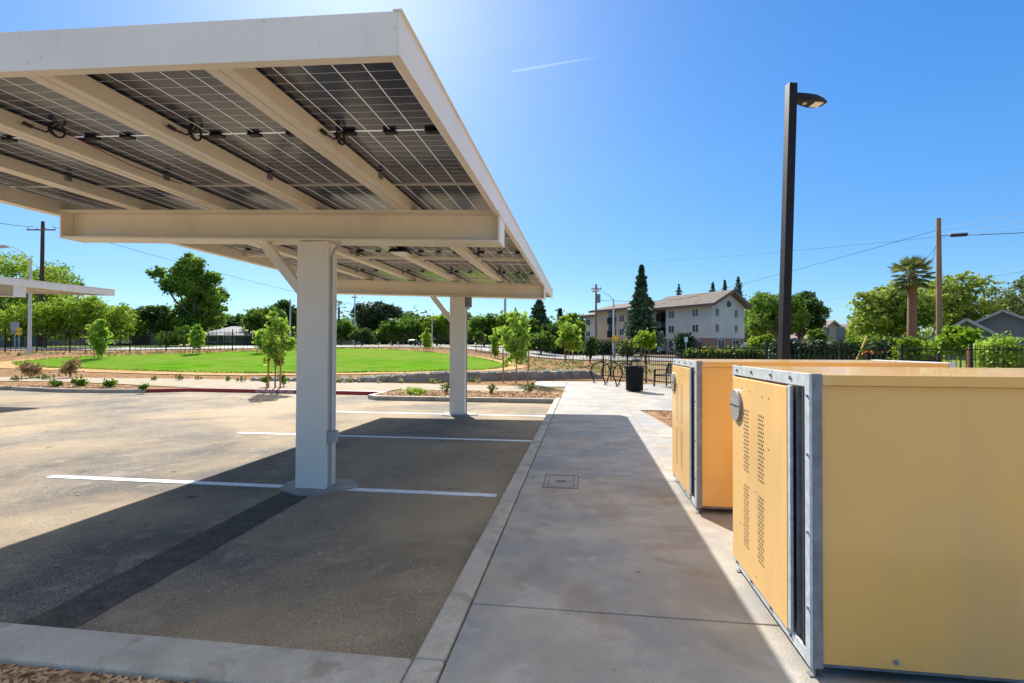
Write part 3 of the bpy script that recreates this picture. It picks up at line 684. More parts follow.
# dry-stone bioswale wall behind the sidewalk
def stone_wall():
    th = empty('stone_edge_wall', (-4, 20.5, 0), 'low dark grey wall topped with loose stones between sidewalk and slope', 'wall')
    pts = [(-13.5,19.35),(-9.5,19.4),(-6,19.9),(-2.2,21.9),(-.7,22.7),(.4,23.2),(.9,23.0)]
    m_ = mat('swale cloth', (.20,.165,.145), (.30,.25,.22), 3, .9, .5, 12)
    b = MB()
    for (x0,y0),(x1,y1) in zip(pts[:-1], pts[1:]):
        h0 = .10 if x0 < -9 else .36; h1 = .10 if x1 < -9 else (.36 if x1 < .5 else .12)
        b.hexa([(x0,y0,-.1),(x1,y1,-.1),(x1,y1+.5,-.1),(x0,y0+.5,-.1)], [(x0,y0+.06,h0),(x1,y1+.06,h1),(x1,y1+.5,h1+.02),(x0,y0+.5,h0+.02)])
    b.build('wall_face', m_, th)
    st = MB(); random.seed(5)
    for (x0,y0),(x1,y1) in zip(pts[:-1], pts[1:]):
        n = int(math.hypot(x1-x0,y1-y0)/.12)
        for i in range(n*2):
            t = random.random(); x = x0+(x1-x0)*t; y = y0+(y1-y0)*t+random.uniform(.05,.45)
            h0 = .10 if x0 < -9 else .36; h1 = .10 if x1 < -9 else (.36 if x1 < .5 else .12)
            z = h0+(h1-h0)*t+.02; r_ = random.uniform(.05,.11)
            pts_ = []
            for k in range(3):
                pass
            st.tube([(x,y,z-r_*.4),(x+random.uniform(-.02,.02),y,z+r_*.15),(x,y,z+r_*.6)], [r_*.8, r_, r_*.45], 6)
    tag(st.build('cap_stones', mat('cap stone', (.38,.35,.31), (.56,.53,.48), 3, .9), th), kind='stuff')
stone_wall()
# lettering on the red kerb
def text(s_, size, loc, rot, m_, parent, name='lettering', ext=.001, spacing=1.0):
    cu = bpy.data.curves.new(name, 'FONT'); cu.body = s_; cu.size = size; cu.extrude = ext; cu.align_x = 'LEFT'; cu.space_character = spacing
    o = bpy.data.objects.new(name, cu); COL.objects.link(o)
    dg = bpy.context.evaluated_depsgraph_get(); dg.update()
    me = bpy.data.meshes.new_from_object(o.evaluated_get(dg)); bpy.data.objects.remove(o)
    o = bpy.data.objects.new(name, me); COL.objects.link(o); me.materials.append(m_) if not me.materials else me.materials.__setitem__(0, m_)
    o.location = loc; o.rotation_euler = rot; o.parent = parent
    return o
lt = text('NO PARKING  FIRE LANE', .125, (-10.75, 15.712, -.106), (R(90), 0, -math.atan(.16/6.9)), whitepaint, None, 'kerb_lettering', .003)
tag(lt, 'white stencilled words on the red kerb behind the carport column', 'lettering')

# ------------------------------------------------------------------ foliage tools
def leaf_mesh(name, centers, size, m, seed=1, jitter=.5, flat=0.0, aspect=1.5):
    r_ = np.random.default_rng(seed); n = len(centers); c = np.asarray(centers, float)
    nrm = r_.normal(size=(n, 3)); nrm[:, 2] = nrm[:, 2]*(1-flat)+flat*2; nrm /= np.linalg.norm(nrm, axis=1)[:, None]
    t = r_.normal(size=(n, 3)); t -= nrm*np.sum(t*nrm, 1)[:, None]; t /= np.linalg.norm(t, axis=1)[:, None]
    bt = np.cross(nrm, t); s_ = size*(1+jitter*(r_.random(n)-.5)*2)[:, None]
    a = t*s_*.5*aspect; b = bt*s_*.5
    v = np.empty((n, 4, 3)); v[:, 0] = c-a; v[:, 1] = c-b*1.0+a*.1+nrm*s_*.08; v[:, 2] = c+a; v[:, 3] = c+b*1.0+a*.1+nrm*s_*.08
    me = bpy.data.meshes.new(name); me.vertices.add(4*n); me.vertices.foreach_set('co', v.reshape(-1))
    me.loops.add(4*n); me.loops.foreach_set('vertex_index', np.arange(4*n, dtype=np.int32))
    me.polygons.add(n); me.polygons.foreach_set('loop_start', np.arange(0, 4*n, 4, dtype=np.int32)); me.polygons.foreach_set('loop_total', np.full(n, 4, np.int32))
    me.update(calc_edges=True); me.materials.append(m); return me
def blob_points(blobs, n, r_, clump=.16, hollow=.45):
    """points gathered in small clumps inside a union of ellipsoids"""
    w = np.array([b[3]*b[4]*b[5] for b in blobs]); w = w**.75; w = w/w.sum(); k = max(8, n//15); out = []
    idx = r_.choice(len(blobs), k, p=w)
    d = r_.normal(size=(k, 3)); d /= np.linalg.norm(d, axis=1)[:, None]; rad = (hollow+(1-hollow)*r_.random(k)**.6)
    B_ = np.array(blobs)[idx]; c = B_[:, :3]+d*rad[:, None]*B_[:, 3:6]
    sz = np.minimum(B_[:, 3:6].min(1), 99)*clump*(0.7+.9*r_.random(k))*2
    m_ = r_.integers(0, k, n); p = c[m_]+r_.normal(size=(n, 3))*(sz[m_]*(.35+.5*r_.random(n)))[:, None]*np.array([1, 1, .75]); return p
def tree_meshes(h, cw, m, seed, n=9000, leaf=.22, trunk_h=.25, tr=.18, nb=9, bm=bark, top=1.0, limbs=True, kind='round', clump=.17):
    """h crown top height, cw crown half width; returns trunk and crown meshes, base at origin"""
    r_ = np.random.default_rng(seed); z0 = h*trunk_h; ch = h-z0
    blobs = []
    if kind == 'round':
        for i in range(nb):
            a = 2.4*i+r_.random()*1.2; f_ = (i+.5)/nb; rr = cw*(.30+.42*math.sin(math.pi*min(.95, f_*.8+.12)))*(.7+.6*r_.random())
            z = z0+ch*(.18+.68*f_); sz = cw*(.34+.20*r_.random())*(1.0 if f_ < .75 else .8)
            blobs.append((rr*math.cos(a), rr*math.sin(a), z, sz, sz, min(sz*.75, ch*.26)))
        blobs.append((0, 0, z0+ch*.55, cw*.5, cw*.5, ch*.38))
    elif kind == 'young':
        nb = 15
        for i in range(nb):
            f_ = (i+.5)/nb; a = 2.4*i+r_.random(); w = cw*(.35+.75*math.sin(math.pi*(.02+.86*f_)))*(1-.3*f_); rr = w*(.35+.55*r_.random())
            blobs.append((rr*math.cos(a), rr*math.sin(a), z0+ch*(.04+.9*f_), w*.36, w*.36, ch/nb*1.5))
    elif kind == 'column':
        for i in range(nb):
            f_ = (i+.5)/nb; a = 2.4*i; w = cw*(math.sin(math.pi*min(1, (.12+f_*.85)))**.7); blobs.append((w*.3*math.cos(a), w*.3*math.sin(a), z0+ch*f_, w*.7, w*.7, ch/nb*1.1))
    p = blob_points(blobs, n, r_, clump)
    crown = leaf_mesh('crown', p, leaf, m, seed)
    t = MB(); lean = r_.normal(size=2)*.02*h; zt_ = z0+ch*.55
    t.tube([(0,0,-.3),(0,0,.15*h*.1),(lean[0]*.4,lean[1]*.4,z0),(lean[0],lean[1],zt_)], [tr*1.35,tr*1.05,tr*.8,tr*.25], 8)
    if limbs:
        for b_ in blobs[:nb]:
            s_ = Vector((lean[0]*.4, lean[1]*.4, z0*(.8+.5*r_.random()))); e = Vector(b_[:3]); mid = s_.lerp(e, .5)+Vector((0,0,-.05*h))
            t.tube([s_, mid, e], [tr*.42, tr*.26, tr*.08], 5)
    return t, crown
def put_tree(tm, loc, label, cat='tree', group=None, name='tree', rz=0, sc=1.0, bm=bark):
    th = empty(name, loc, label, cat, group, rz); th.scale = (sc,)*3 if not isinstance(sc, tuple) else sc
    if isinstance(tm[0], MB):
        o = tm[0].build('trunk', bm, None, smooth=True); tm[0] = o.data; o.parent = th
    else:
        o = bpy.data.objects.new('trunk', tm[0]); COL.objects.link(o); o.parent = th
    c = bpy.data.objects.new('crown', tm[1]); COL.objects.link(c); c.parent = th
    return th
def bgtree(px, ytop, halfpx, d, m, label, seed, n=7000, leaf=None, kind='round', name='tree', trunk_h=.2, nb=11, clump=.14, rz=0, group=None):
    q = P(px, d); top = zrow(px, ytop, d)-q.z; cw = halfpx*d/F; n = int(n*1.25)
    leaf = leaf or max(.15, .0028*d)
    tm = list(tree_meshes(top, cw, LF[m], seed, n, leaf, trunk_h, tr=max(.12, top*.03), nb=nb, kind=kind, clump=clump))
    return put_tree(tm, q, label, 'tree', group, name)
def conifer(px, ytop, halfpx, d, m, label, seed, n=6000, group=None, dens=1.0, pw=.9, z0f=.08, leaf=None):
    q = P(px, d); top = zrow(px, ytop, d)-q.z; cw = halfpx*d/F; r_ = np.random.default_rng(seed); hp_ = halfpx
    pts = []; tiers = 34 if hp_ > 9 else 17; t = MB(); t.tube([(0,0,-.3),(0,0,top*.5),(0,0,top*.98)], [top*.022,top*.012,.03], 7)
    per = max(6, n//(tiers*9)); cw *= 1.12
    for i in range(tiers):
        f_ = i/(tiers-1); z = top*(z0f+(.97-z0f)*f_); rad = cw*((1-f_)**pw+.03)
        for k in range(9):
            a = k*2*math.pi/9+i*.7+r_.random()*.9; L_ = rad*(.45+.75*r_.random()**1.5)
            u_ = r_.random(per)**.6; 
            x = np.cos(a)*L_*u_; y = np.sin(a)*L_*u_; zz = z-u_*L_*.22+r_.normal(size=per)*top*.006
            pts.append(np.stack([x+r_.normal(size=per)*L_*.09, y+r_.normal(size=per)*L_*.09, zz], 1))
            if L_ > .8 and k % 2 == 0: t.tube([(0,0,z),(math.cos(a)*L_*.8,math.sin(a)*L_*.8,z-L_*.18)], [.05,.02], 4)
    me = leaf_mesh('crown', np.concatenate(pts), leaf or max(.2, .0036*d), LF[m], seed, aspect=2.2)
    return put_tree([t, me], q, label, 'tree', group, 'conifer')

# ---- background trees, left to right
bgtree(8, 247, 50, 58, 'bright', 'tall bright yellow-green tree behind the left carport and wooden pole', 11, 15000, nb=12)
bgtree(48, 262, 24, 66, 'deep', 'darker green tree just right of the wooden pole at far left', 12, 7000)
bgtree(-30, 255, 40, 52, 'mid', 'green tree cut by the left edge of the photo', 13, 7000)
bgtree(45, 302, 34, 50, 'bright', 'low bright green street tree under the left carport roof end', 14, 9000)
bgtree(92, 297, 34, 50, 'bright', 'spreading bright green street tree just right of the left carport end', 15, 10000)
bgtree(22, 306, 30, 54, 'mid', 'mid green tree behind the white lamp pole at left', 16, 7000)
bgtree(120, 312, 20, 62, 'mid', 'mid green tree between the bright street trees and the big oak', 17, 6000)
bgtree(138, 306, 18, 72, 'deep', 'dark green tree immediately left of the big oak', 18, 6000)
bgtree(160, 303, 16, 66, 'deep', 'small dark tree under the left limb of the big oak', 19, 6000)
# the big irregular oak
def big_oak():
    d = 66.0; q = P(194, d); k = d/F; r_ = np.random.default_rng(77)
    bl = []
    for px, py, rx, rz_ in ((170,272,13,8),(186,264,12,8),(200,267,11,9),(178,285,15,9),(200,288,17,11),(212,279,11,7),(192,302,18,10),(226,298,9,6),(218,309,12,8),(176,307,12,10),(204,318,17,9),(188,324,18,10),(163,274,8,6),(193,258,6,4),(208,295,12,8)):
        bl.append(((px-194)*k, r_.uniform(-2.2, 2.2), zrow(px, py, d)-q.z, rx*k*.95, rx*k*.9, rz_*k))
    p = blob_points(bl, 23000, r_, .15, .25)
    me = leaf_mesh('crown', p, .24, LF['oak'], 77); t = MB()
    t.tube([(0,0,-.3),(0,0,1.5),(.2,0,4),(.1,0,8)], [.55,.42,.34,.12], 9)
    for b_ in bl: t.tube([(.1,0,2.6+r_.random()*2), (b_[0]*.5, b_[1]*.5, b_[2]*.62), (b_[0],b_[1],b_[2])], [.2,.13,.04], 5)
    put_tree([t, me], q, 'big irregular oak tree standing tallest left of the carport column', name='oak_tree')
big_oak()
bgtree(168, 332, 12, 56, 'lime', 'small lime green tree in front of the big oak, left', 20, 4000)
bgtree(184, 326, 10, 56, 'lime', 'small lime green tree in front of the big oak, right', 21, 4000)
bgtree(236, 314, 18, 86, 'deep', 'round dark green tree right of the big oak, behind the pale roof', 22, 6000)
bgtree(252, 322, 14, 92, 'mid', 'mid green tree above the pale roofed house', 23, 5000)
bgtree(262, 306, 20, 80, 'mid', 'mid green tree behind the nearest staked sapling', 24, 7000)
bgtree(283, 299, 16, 95, 'deep', 'dark tree partly hidden by the carport column brace', 25, 6000)
bgtree(318, 321, 16, 90, 'mid', 'green tree seen behind the near carport column', 26, 6000)
bgtree(341, 322, 14, 84, 'mid', 'green tree just right of the near carport column', 27, 6000)
bgtree(376, 301, 21, 105, 'dark', 'large round very dark tree between the two carport columns', 28, 16000, nb=12, clump=.2)
bgtree(362, 330, 12, 78, 'deep', 'low dark shrub-like tree below the round dark tree', 29, 5000)
bgtree(392, 321, 16, 80, 'mid', 'mid green tree at the right foot of the round dark tree', 30, 7000)
bgtree(415, 317, 16, 84, 'mid', 'green tree right of the dark round tree, behind the parked truck', 31, 7000)
bgtree(437, 314, 16, 84, 'bright', 'yellow-green tree partly hidden by the far carport column brace', 32, 7000)
bgtree(458, 312, 15, 86, 'deep', 'dark green tree hidden behind the far carport column', 33, 6000)
bgtree(484, 315, 18, 78, 'mid', 'mid green tree right of the far carport column', 34, 8000)
bgtree(508, 312, 18, 78, 'bright', 'bright green tree beneath the tall thin mast', 35, 9000)
bgtree(528, 318, 14, 72, 'mid', 'mid green tree left of the dark cedar', 36, 7000)
conifer(539, 299, 15, 74, 'conifer', 'broad dark cedar just beyond the far end of the carport roof', 37, 9000, pw=.6)
bgtree(552, 322, 14, 66, 'deep', 'dark green tree below the dark cedar', 38, 6000)
bgtree(569, 311, 13, 70, 'bright', 'bright yellow-green tree left of the apartment block', 39, 9000)
bgtree(541, 333, 16, 58, 'mid', 'low mid green tree behind the fence near the gate', 40, 6000)
conifer(641.5, 264, 20, 62, 'conifer', 'tall dark pointed redwood in front of the apartment block', 41, 16000, pw=1.0)
bgtree(627, 338, 9, 56, 'shrub', 'light green shrubby tree at the left foot of the redwood', 42, 4000, trunk_h=.05)
bgtree(757, 296, 16, 92, 'bright', 'bright green tree touching the right end of the apartment block', 46, 8000)
bgtree(777, 290, 26, 84, 'mid', 'large green tree behind the black lamp post', 47, 13000, nb=12)
bgtree(800, 288, 20, 88, 'deep', 'dark green tree right of the black lamp post', 48, 10000)
bgtree(764, 334, 14, 52, 'bright', 'small bright green tree low down left of the lamp post', 49, 5000)
bgtree(817, 328, 10, 70, 'mid', 'small green tree in front of the low apartment building', 50, 4000)
bgtree(858, 326, 13, 66, 'olive', 'thin olive green tree in front of the distant brown roofs', 51, 3500)
# sycamores behind palm and pole
bgtree(893, 281, 34, 56, 'olive', 'sparse yellow-green sycamore left of the palm', 52, 9000, nb=13, clump=.11, leaf=.25)
bgtree(952, 271, 35, 68, 'olive', 'sparse yellow-green sycamore right of the wooden power pole', 53, 9500, nb=13, clump=.11, leaf=.25)
bgtree(1030, 268, 32, 66, 'palm', 'green and gold tree cut by the right edge of the photo', 54, 9000, nb=11)
# distant pines above the apartment roof
for i, (px, yt, hp, lb) in enumerate(((679,283,9,'leftmost distant pine poking above the apartment roof'), (713,281,9.5,'distant pine above the middle of the apartment roof'), (725,279,9.5,'second pine from the right above the apartment roof'), (738.5,275,13,'tallest distant pine at the right end of the apartment roof'))):
    conifer(px, yt, hp, 135, 'conifer', lb, 60+i, 1500, 'distant pines behind the apartment block', pw=.8, z0f=.3, leaf=.26)
conifer(560, 309, 5, 150, 'conifer', 'tiny distant pine between the cedar and the apartment block', 66, 2500)
# far wood closing the gap at the horizon
def far_wood():
    r_ = np.random.default_rng(9); bl = []
    for px in range(-120, 1160, 9):
        d = 150+r_.uniform(-12, 12); q = P(px, d); hh = r_.uniform(5, 9.5) if px < 590 else r_.uniform(3.5, 6.5)
        bl.append((q.x, q.y, q.z+hh*.45, 5.5, 4, hh*.55))
    p = blob_points(bl, 60000, r_, .2, .2); me = leaf_mesh('far_wood', p, .85, LF['deep'], 9)
    o = bpy.data.objects.new('far_wood', me); COL.objects.link(o); tag(o, 'band of distant dark green woodland along the horizon', 'woodland', kind='stuff')
far_wood()

# ---- palm with thick trunk
def palm(px, ytop, d, trunk_r, fr, label, seed, nf=34, leaf=.9):
    q = P(px, d); top = zrow(px, ytop, d)-q.z; r_ = np.random.default_rng(seed)
    th = empty('palm_tree', q, label, 'palm tree')
    hc = top-fr*.55
    MB().tube([(0,0,-.2),(0,0,hc*.4),(.05,0,hc)], [trunk_r*1.15,trunk_r,trunk_r*.95], 12).build('trunk', palmbark, th, local=True, smooth=True)
    b = MB()
    for i in range(nf):
        a = 2.4*i; el = R(80)-R(140)*(i/nf)+r_.normal()*.1; L_ = fr*(.8+.3*r_.random())
        dr = Vector((math.cos(a)*math.cos(el), math.sin(a)*math.cos(el), math.sin(el))); base = Vector((0,0,hc))
        mid = base+dr*L_*.55; fan = mid
        b.bar(base, mid, .04, .02)
        sd_ = dr.cross(Vector((0,0,1))); sd_ = sd_.normalized() if sd_.length > .01 else Vector((1,0,0)); upn = sd_.cross(dr)
        for k in range(13):
            t = R(-75)+R(150)*k/12; v = dr*math.cos(t)+sd_*math.sin(t)+upn*.1; e = fan+v*L_*.52*(.75+.3*math.cos(t)); e.z -= .12*L_*(.3+abs(math.sin(t)))
            w_ = upn.cross(v).normalized()*.045
            m1 = fan.lerp(e, .55)+upn*.04
            b.add([fan, m1-w_, e, m1+w_], [(0,1,2,3)])
    b.build('fronds', LF['palm'], th, local=True); return th
palm(912, 263, 30, .235, 1.2, 'stout brown-trunked fan palm left of the wooden power pole', 71, 54)
palm(338.5, 302, 150, .3, 2.6, 'tiny distant fan palm above the lawn right of the near column', 72, 20)
palm(347.5, 319, 160, .3, 2.2, 'smaller distant palm beside the mast, low on the skyline', 73, 18)

# ------------------------------------------------------------------ young staked trees
def sapling(px, d, ytop, halfpx, label, seed, m='lime', stakes=2, n=1500, leaf=.11, z0=.35, kind='round', sh=1.0, sp=.28, name='young_tree'):
    q = P(px, d); top = zrow(px, ytop, d)-q.z; cw = halfpx*d/F
    tm = tree_meshes(top, cw, LF[m], seed, n, leaf, z0, tr=.028, nb=7, kind=kind, limbs=True, clump=.34)
    th = put_tree([tm[0], tm[1]], q, label, 'young tree', 'young staked trees', name, bm=barkl)
    for k in range(stakes):
        s_ = (-1, 1)[k % 2]*sp
        o = MB().tube([(s_, -.05, 0), (s_*1.08, -.05, sh)], .03, 7).build('stake', stakewood, None, local=True); o.parent = th
    return th
sapling(275.5, 17.6, 309, 17, 'young lime green tree with two orange stakes just left of the near column', 81, n=1500, leaf=.10, sh=1.45, sp=.22, kind='young', z0=.3)
sapling(516, 20.3, 312, 19, 'young lime green tree with two orange stakes right of the far column', 82, n=1700, leaf=.11, sh=1.35, sp=.48, kind='young', z0=.26)
sapling(99, 33, 318, 7.5, 'narrow young lime tree by the fence at the left end of the lawn', 83, n=1600, leaf=.15, z0=.2, kind='column', sh=1.2)
sapling(197, 38, 325, 6, 'narrow young lime tree near the fence in front of the big oak', 84, n=1300, leaf=.16, z0=.25, kind='column', sh=1.0)
sapling(261, 40, 329, 5.5, 'small narrow sapling behind the lawn left of the near column', 85, n=1200, leaf=.16, z0=.25, kind='column', sh=1.0)
sapling(427, 52, 330, 4, 'slim sapling behind the lawn between the two columns', 86, n=900, leaf=.2, z0=.2, kind='column', sh=1.0)
sapling(495, 44, 330, 4, 'narrow column-shaped sapling left of the bigger staked tree', 87, n=900, leaf=.18, z0=.15, kind='column', sh=.9)
sapling(569, 36, 322, 11, 'medium lime sapling by the gate frame left of the apartment block', 88, n=2000, leaf=.16, z0=.3, sh=1.1)
sapling(645, 40, 331, 10, 'small light sapling in front of the redwood', 89, n=1300, leaf=.16, z0=.45, sh=1.1, m='bright')
sapling(479, 55, 331, 5, 'little sapling right beside the far column in front of the road', 90, n=700, leaf=.2, z0=.4, sh=1.0, m='mid')
sapling(960, 24, 326, 18, 'flat-topped young green tree in front of the grey house', 91, n=2400, leaf=.14, z0=.45, sh=1.9, sp=.5, m='bright')
# ------------------------------------------------------------------ shrubs
def shrub(q, r_, h, m, label, seed, n=350, leaf=.07, group=None, cat='shrub', name='shrub', flat=0):
    rr = np.random.default_rng(seed); bl = [(rr.uniform(-.4,.4)*r_, rr.uniform(-.4,.4)*r_, h*rr.uniform(.35,.7), r_*.6, r_*.6, h*.4) for _ in range(5)]
    p = blob_points(bl, n, rr, .3, .1); p[:, 2] = np.maximum(p[:, 2], .02)
    th = empty(name, q, label, cat, group)
    c = bpy.data.objects.new('foliage', leaf_mesh('foliage', p, leaf, LF[m], seed)); COL.objects.link(c); c.parent = th
    t = MB()
    for b_ in bl: t.tube([(0,0,-.02),(b_[0]*.5,b_[1]*.5,b_[2]*.6),(b_[0],b_[1],b_[2])], [.012,.009,.004], 4)
    t.build('stems', barkl, th, local=True); return th
SH = 'small shrubs planted in the bark beds'
q = P(31, 22.5); shrub(q, .55, .62, 'tan', 'reddish dry-looking shrub at left end of the slope bed', 101, 700, .07, SH)
q = P(71, 22.8); shrub(q, .42, .85, 'tan', 'upright brown-green shrub second from the left on the slope bed', 102, 600, .07, SH)
sh0 = shrub(P(46, 21.6), .42, .22, 'shrub', 'low spreading green shrub between the two brown shrubs at left', 103, 190, .05, SH)
for i, (px, d, sc, lb) in enumerate(((17,20.8,1.0,'low green shrub at the far left above the sidewalk'), (155,21.2,.75,'small green shrub on slope left of the row of three'), (180,21.4,.85,'small green shrub on slope, first of the row before the lawn'),
      (198.5,21.6,.85,'small green shrub on slope, second of the row before the lawn'), (228,21.0,.8,'small green shrub on slope, third of the row before the lawn'), (242,20.6,.7,'tiny green shrub on slope left of the staked tree'))):
    copy_thing(sh0, P(px, d), lb, rz=i*1.3, sc=(sc*(.5+.12*(i%3)), sc*.6, sc*(1.0+.45*((i*7)%3)/2)))
sh1 = shrub(P(57, 17.9), .22, .22, 'mid', 'grey-green shrub in left parking island, leftmost of three', 104, 260, .06, SH)
copy_thing(sh1, P(80, 18.0), 'grey-green shrub in left parking island, middle of three', 1.0, 1.2)
copy_thing(sh1, P(110, 17.6), 'grey-green shrub in left parking island near the red kerb start', 2.0, 1.1)
copy_thing(sh1, P(144, 16.7), 'light green tuft at the right tip of the left parking island', 3.0, .8)
sh2 = shrub(P(492, 15.6), .20, .34, 'shrub', 'airy green shrub in right island below the staked tree, left one', 105, 130, .055, SH)
copy_thing(sh2, P(530, 15.9), 'airy green shrub in right island below the staked tree, right one', 1.0, 1.1)
copy_thing(sh2, P(447, 15.8), 'green shrub in right island peeking beside the far column base', 2.0, 1.0)
q = P(412, 15.6); shrub(q, .55, .22, 'lime', 'wide low yellow-green shrub in the right island left of the far column', 106, 420, .05, SH)
for i, px in enumerate((267, 284)):
    q = P(px, 17.9+i*.2); shrub(q, .20, .50, 'mid', ('dark shrub at left foot of the staked tree', 'dark shrub at right foot of the staked tree')[i], 110+i, 170, .06, SH)
# uncountable tufts on the slope
def tufts():
    r_ = np.random.default_rng(33); pts = []
    def spray(x, y, k, h, w): 
        z = T(x, y)
        for _ in range(k): pts.append((x+r_.normal()*w, y+r_.normal()*w, z+abs(r_.normal())*h+.03))
    for _ in range(260):
        px = r_.uniform(415, 650); d = r_.uniform(24, 44)
        if px < 525 and d < 46 and d > 25: continue
        q = P(px, d); spray(q.x, q.y, 16, .10, .12)
    for _ in range(120):
        px = r_.uniform(300, 480); d = r_.uniform(20, 22.5); q = P(px, d); spray(q.x, q.y, 7, .07, .05)
    for _ in range(260):
        px = r_.uniform(-20, 470); d = r_.uniform(.93, .995)*np.interp(px, [0,130,260,340,470], [37,39,46,55,60]); q = P(px, d); spray(q.x, q.y, 7, .08, .08)
    me = leaf_mesh('ground_plants', np.array(pts), .09, LF['straw'], 5); o = bpy.data.objects.new('ground_plants', me); COL.objects.link(o)
    tag(o, 'scattered low green and straw tufts growing over the bark slope', 'ground cover', kind='stuff')
tufts()
def turf_fringe():
    r_ = np.random.default_rng(12); pts = []
    for (x0, y0), (x1, y1) in zip(lawn_edge, lawn_edge[1:]+lawn_edge[:1]):
        n = int(math.hypot(x1-x0, y1-y0)*55)
        for _ in range(n):
            t = r_.random(); x = x0+(x1-x0)*t+r_.normal()*.10; y = y0+(y1-y0)*t+r_.normal()*.10; pts.append((x, y, T(x, y)+.06+r_.random()*.03))
    o = bpy.data.objects.new('lawn_fringe', leaf_mesh('lawn_fringe', np.array(pts), .07, LF['bright'], 6)); COL.objects.link(o)
    tag(o, 'longer grass blades fringing the edge of the oval lawn', 'grass', kind='stuff')
turf_fringe()
def litter():
    r_ = random.Random(8); b = MB()
    for x, y, z in ((.86,2.25,0),(-1.9,3.55,AS),(.35,3.3,0),(-2.05,4.1,AS),(.1,6.6,0),(-4.4,6.9,AS),(-5.1,4.6,AS),(-7.5,7.2,AS),(-6.2,9.8,AS),(.55,9.6,0),(-1.3,7.0,AS),(-3.6,3.1,AS)):
        a = r_.uniform(0, 6.28); l = r_.uniform(.012,.028); c = Vector((x, y, z+.008)); d_ = Vector((math.cos(a), math.sin(a), r_.uniform(-.1,.2)))*l
        b.bar(c-d_, c+d_, .010, .004)
    tag(b.build('leaf_litter', chip), 'a few dry leaf and bark scraps lying on the pavement', 'litter', kind='stuff')
litter()
# bark chips
def chips(name, region, n, z, size, label, seed):
    r_ = random.Random(seed); b = MB()
    x0, x1, y0, y1 = region
    for _ in range(n):
        x = r_.uniform(x0, x1); y = r_.uniform(y0, y1); l = size*r_.uniform(.6, 1.8); w = size*r_.uniform(.25, .5); a = r_.uniform(0, math.pi); t = r_.uniform(-.5, .5)
        d_ = Vector((math.cos(a)*math.cos(t), math.sin(a)*math.cos(t), math.sin(t)))*l*.5; zz = (z(x, y) if callable(z) else z)+r_.uniform(0, .018)+abs(d_.z)*.6
        c = Vector((x, y, zz)); b.bar(c-d_, c+d_, w, w*.35)
    return tag(b.build(name, chip), label, 'bark mulch', kind='stuff')
chips('bark_chips', (-4.6,-.77,.9,1.985), 9000, -.045, .034, 'loose bark chips filling the bed below the front kerb', 1)
chips('bark_chips', (1.7,3.3,9.75,11.9), 1500, -.03, .05, 'orange bark chips in the planting bed beside the walkway', 2)
chips('bark_chips', (-5.9,-.7,14.35,16.35), 2600, -.02, .06, 'bark chips in the right parking island', 3)
chips('bark_chips', (-20,-15.4,15.2,16.2), 1500, -.02, .07, 'bark chips in the left parking island', 4)

# ------------------------------------------------------------------ far road, verge
drape('road', [PX(-120,41.5),PX(0,41.5),PX(130,43.5),PX(262,52),PX(330,61),PX(440,68),PX(500,54),PX(560,48),PX(625,45),PX(700,44),PX(800,44),PX(800,58),PX(700,58),PX(630,62),PX(590,76),PX(560,88),PX(500,108),PX(440,104),PX(300,85),PX(130,54),PX(0,50),PX(-120,50)], .05, road)
drape('grass_verge', [PX(-120,50.3),PX(0,50.3),PX(130,54.3),PX(290,84),PX(290,110),PX(130,70),PX(-120,62)], .05, wildgrass)
drape('grass_verge', [PX(440,105),PX(500,109),PX(500,116),PX(440,112)], .05, wildgrass)
drape('house_lawn', [PX(800,24),PX(1100,21),PX(1060,56),PX(800,62)], .03, wildgrass)
drape('parking_apron', [PX(600,80),PX(820,60),PX(820,82),PX(600,92)], .04, road)

# ------------------------------------------------------------------ poles
def util_pole(px, ytop, d, r0, label, arms=(), m=polewood, name='utility_pole', lean=0, tf=False):
    q = P(px, d); h = zrow(px, ytop, d)-q.z; th = empty(name, q, label, 'utility pole', rz=-YAW*0+YAW)
    MB().tube([(0,0,-.3),(lean*.5,0,h*.5),(lean,0,h)], [r0*1.15,r0,r0*.8], 12).build('shaft', m, th, local=True, smooth=True)
    for (z, w) in arms:
        a = MB().box(-w/2, w/2, -.22, -.12, h-z-.06, h-z+.06).build('crossarm', polewood, th, local=True)
        for k in range(4):
            x = -w/2+.1+k*(w-.2)/3; MB().tube([(x,-.17,h-z+.06),(x,-.17,h-z+.26)], [.05,.03], 6).build('insulator', greyplastic, a, local=True)
    if tf: MB().tube([(.28,-.1,h-2.2),(.28,-.1,h-1.2)], .22, 12).build('transformer', galvd, th, local=True, smooth=True)
    return th, h
pl, ph_ = util_pole(939.5, 218, 25, .125, 'brown wooden power pole right of the palm, carrying cables')
util_pole(41, 221, 52, .19, 'dark wooden power pole with crossarm at far left', arms=((.9, 2.9),), m=mat('dark pole wood', (.05,.03,.025), (.09,.055,.045), 5, .9))
util_pole(596, 284, 60, .13, 'thin grey-brown power pole left of the apartment street lamp', arms=((.6,1.2),), tf=True)
util_pole(354.5, 293, 90, .12, 'slim pale pole with small crosspiece above the lawn', arms=((.8,1.0),), m=greyplastic)
util_pole(290, 299, 60, .09, 'plain pale pole just left of the near column', m=greyplastic)
util_pole(505, 298, 100, .28, 'tall thin grey mast rising behind trees right of the far column', m=greyplastic, name='mast')
util_pole(391.5, 305, 120, .08, 'distant thin pole left of the far column brace', m=greyplastic, name='mast')
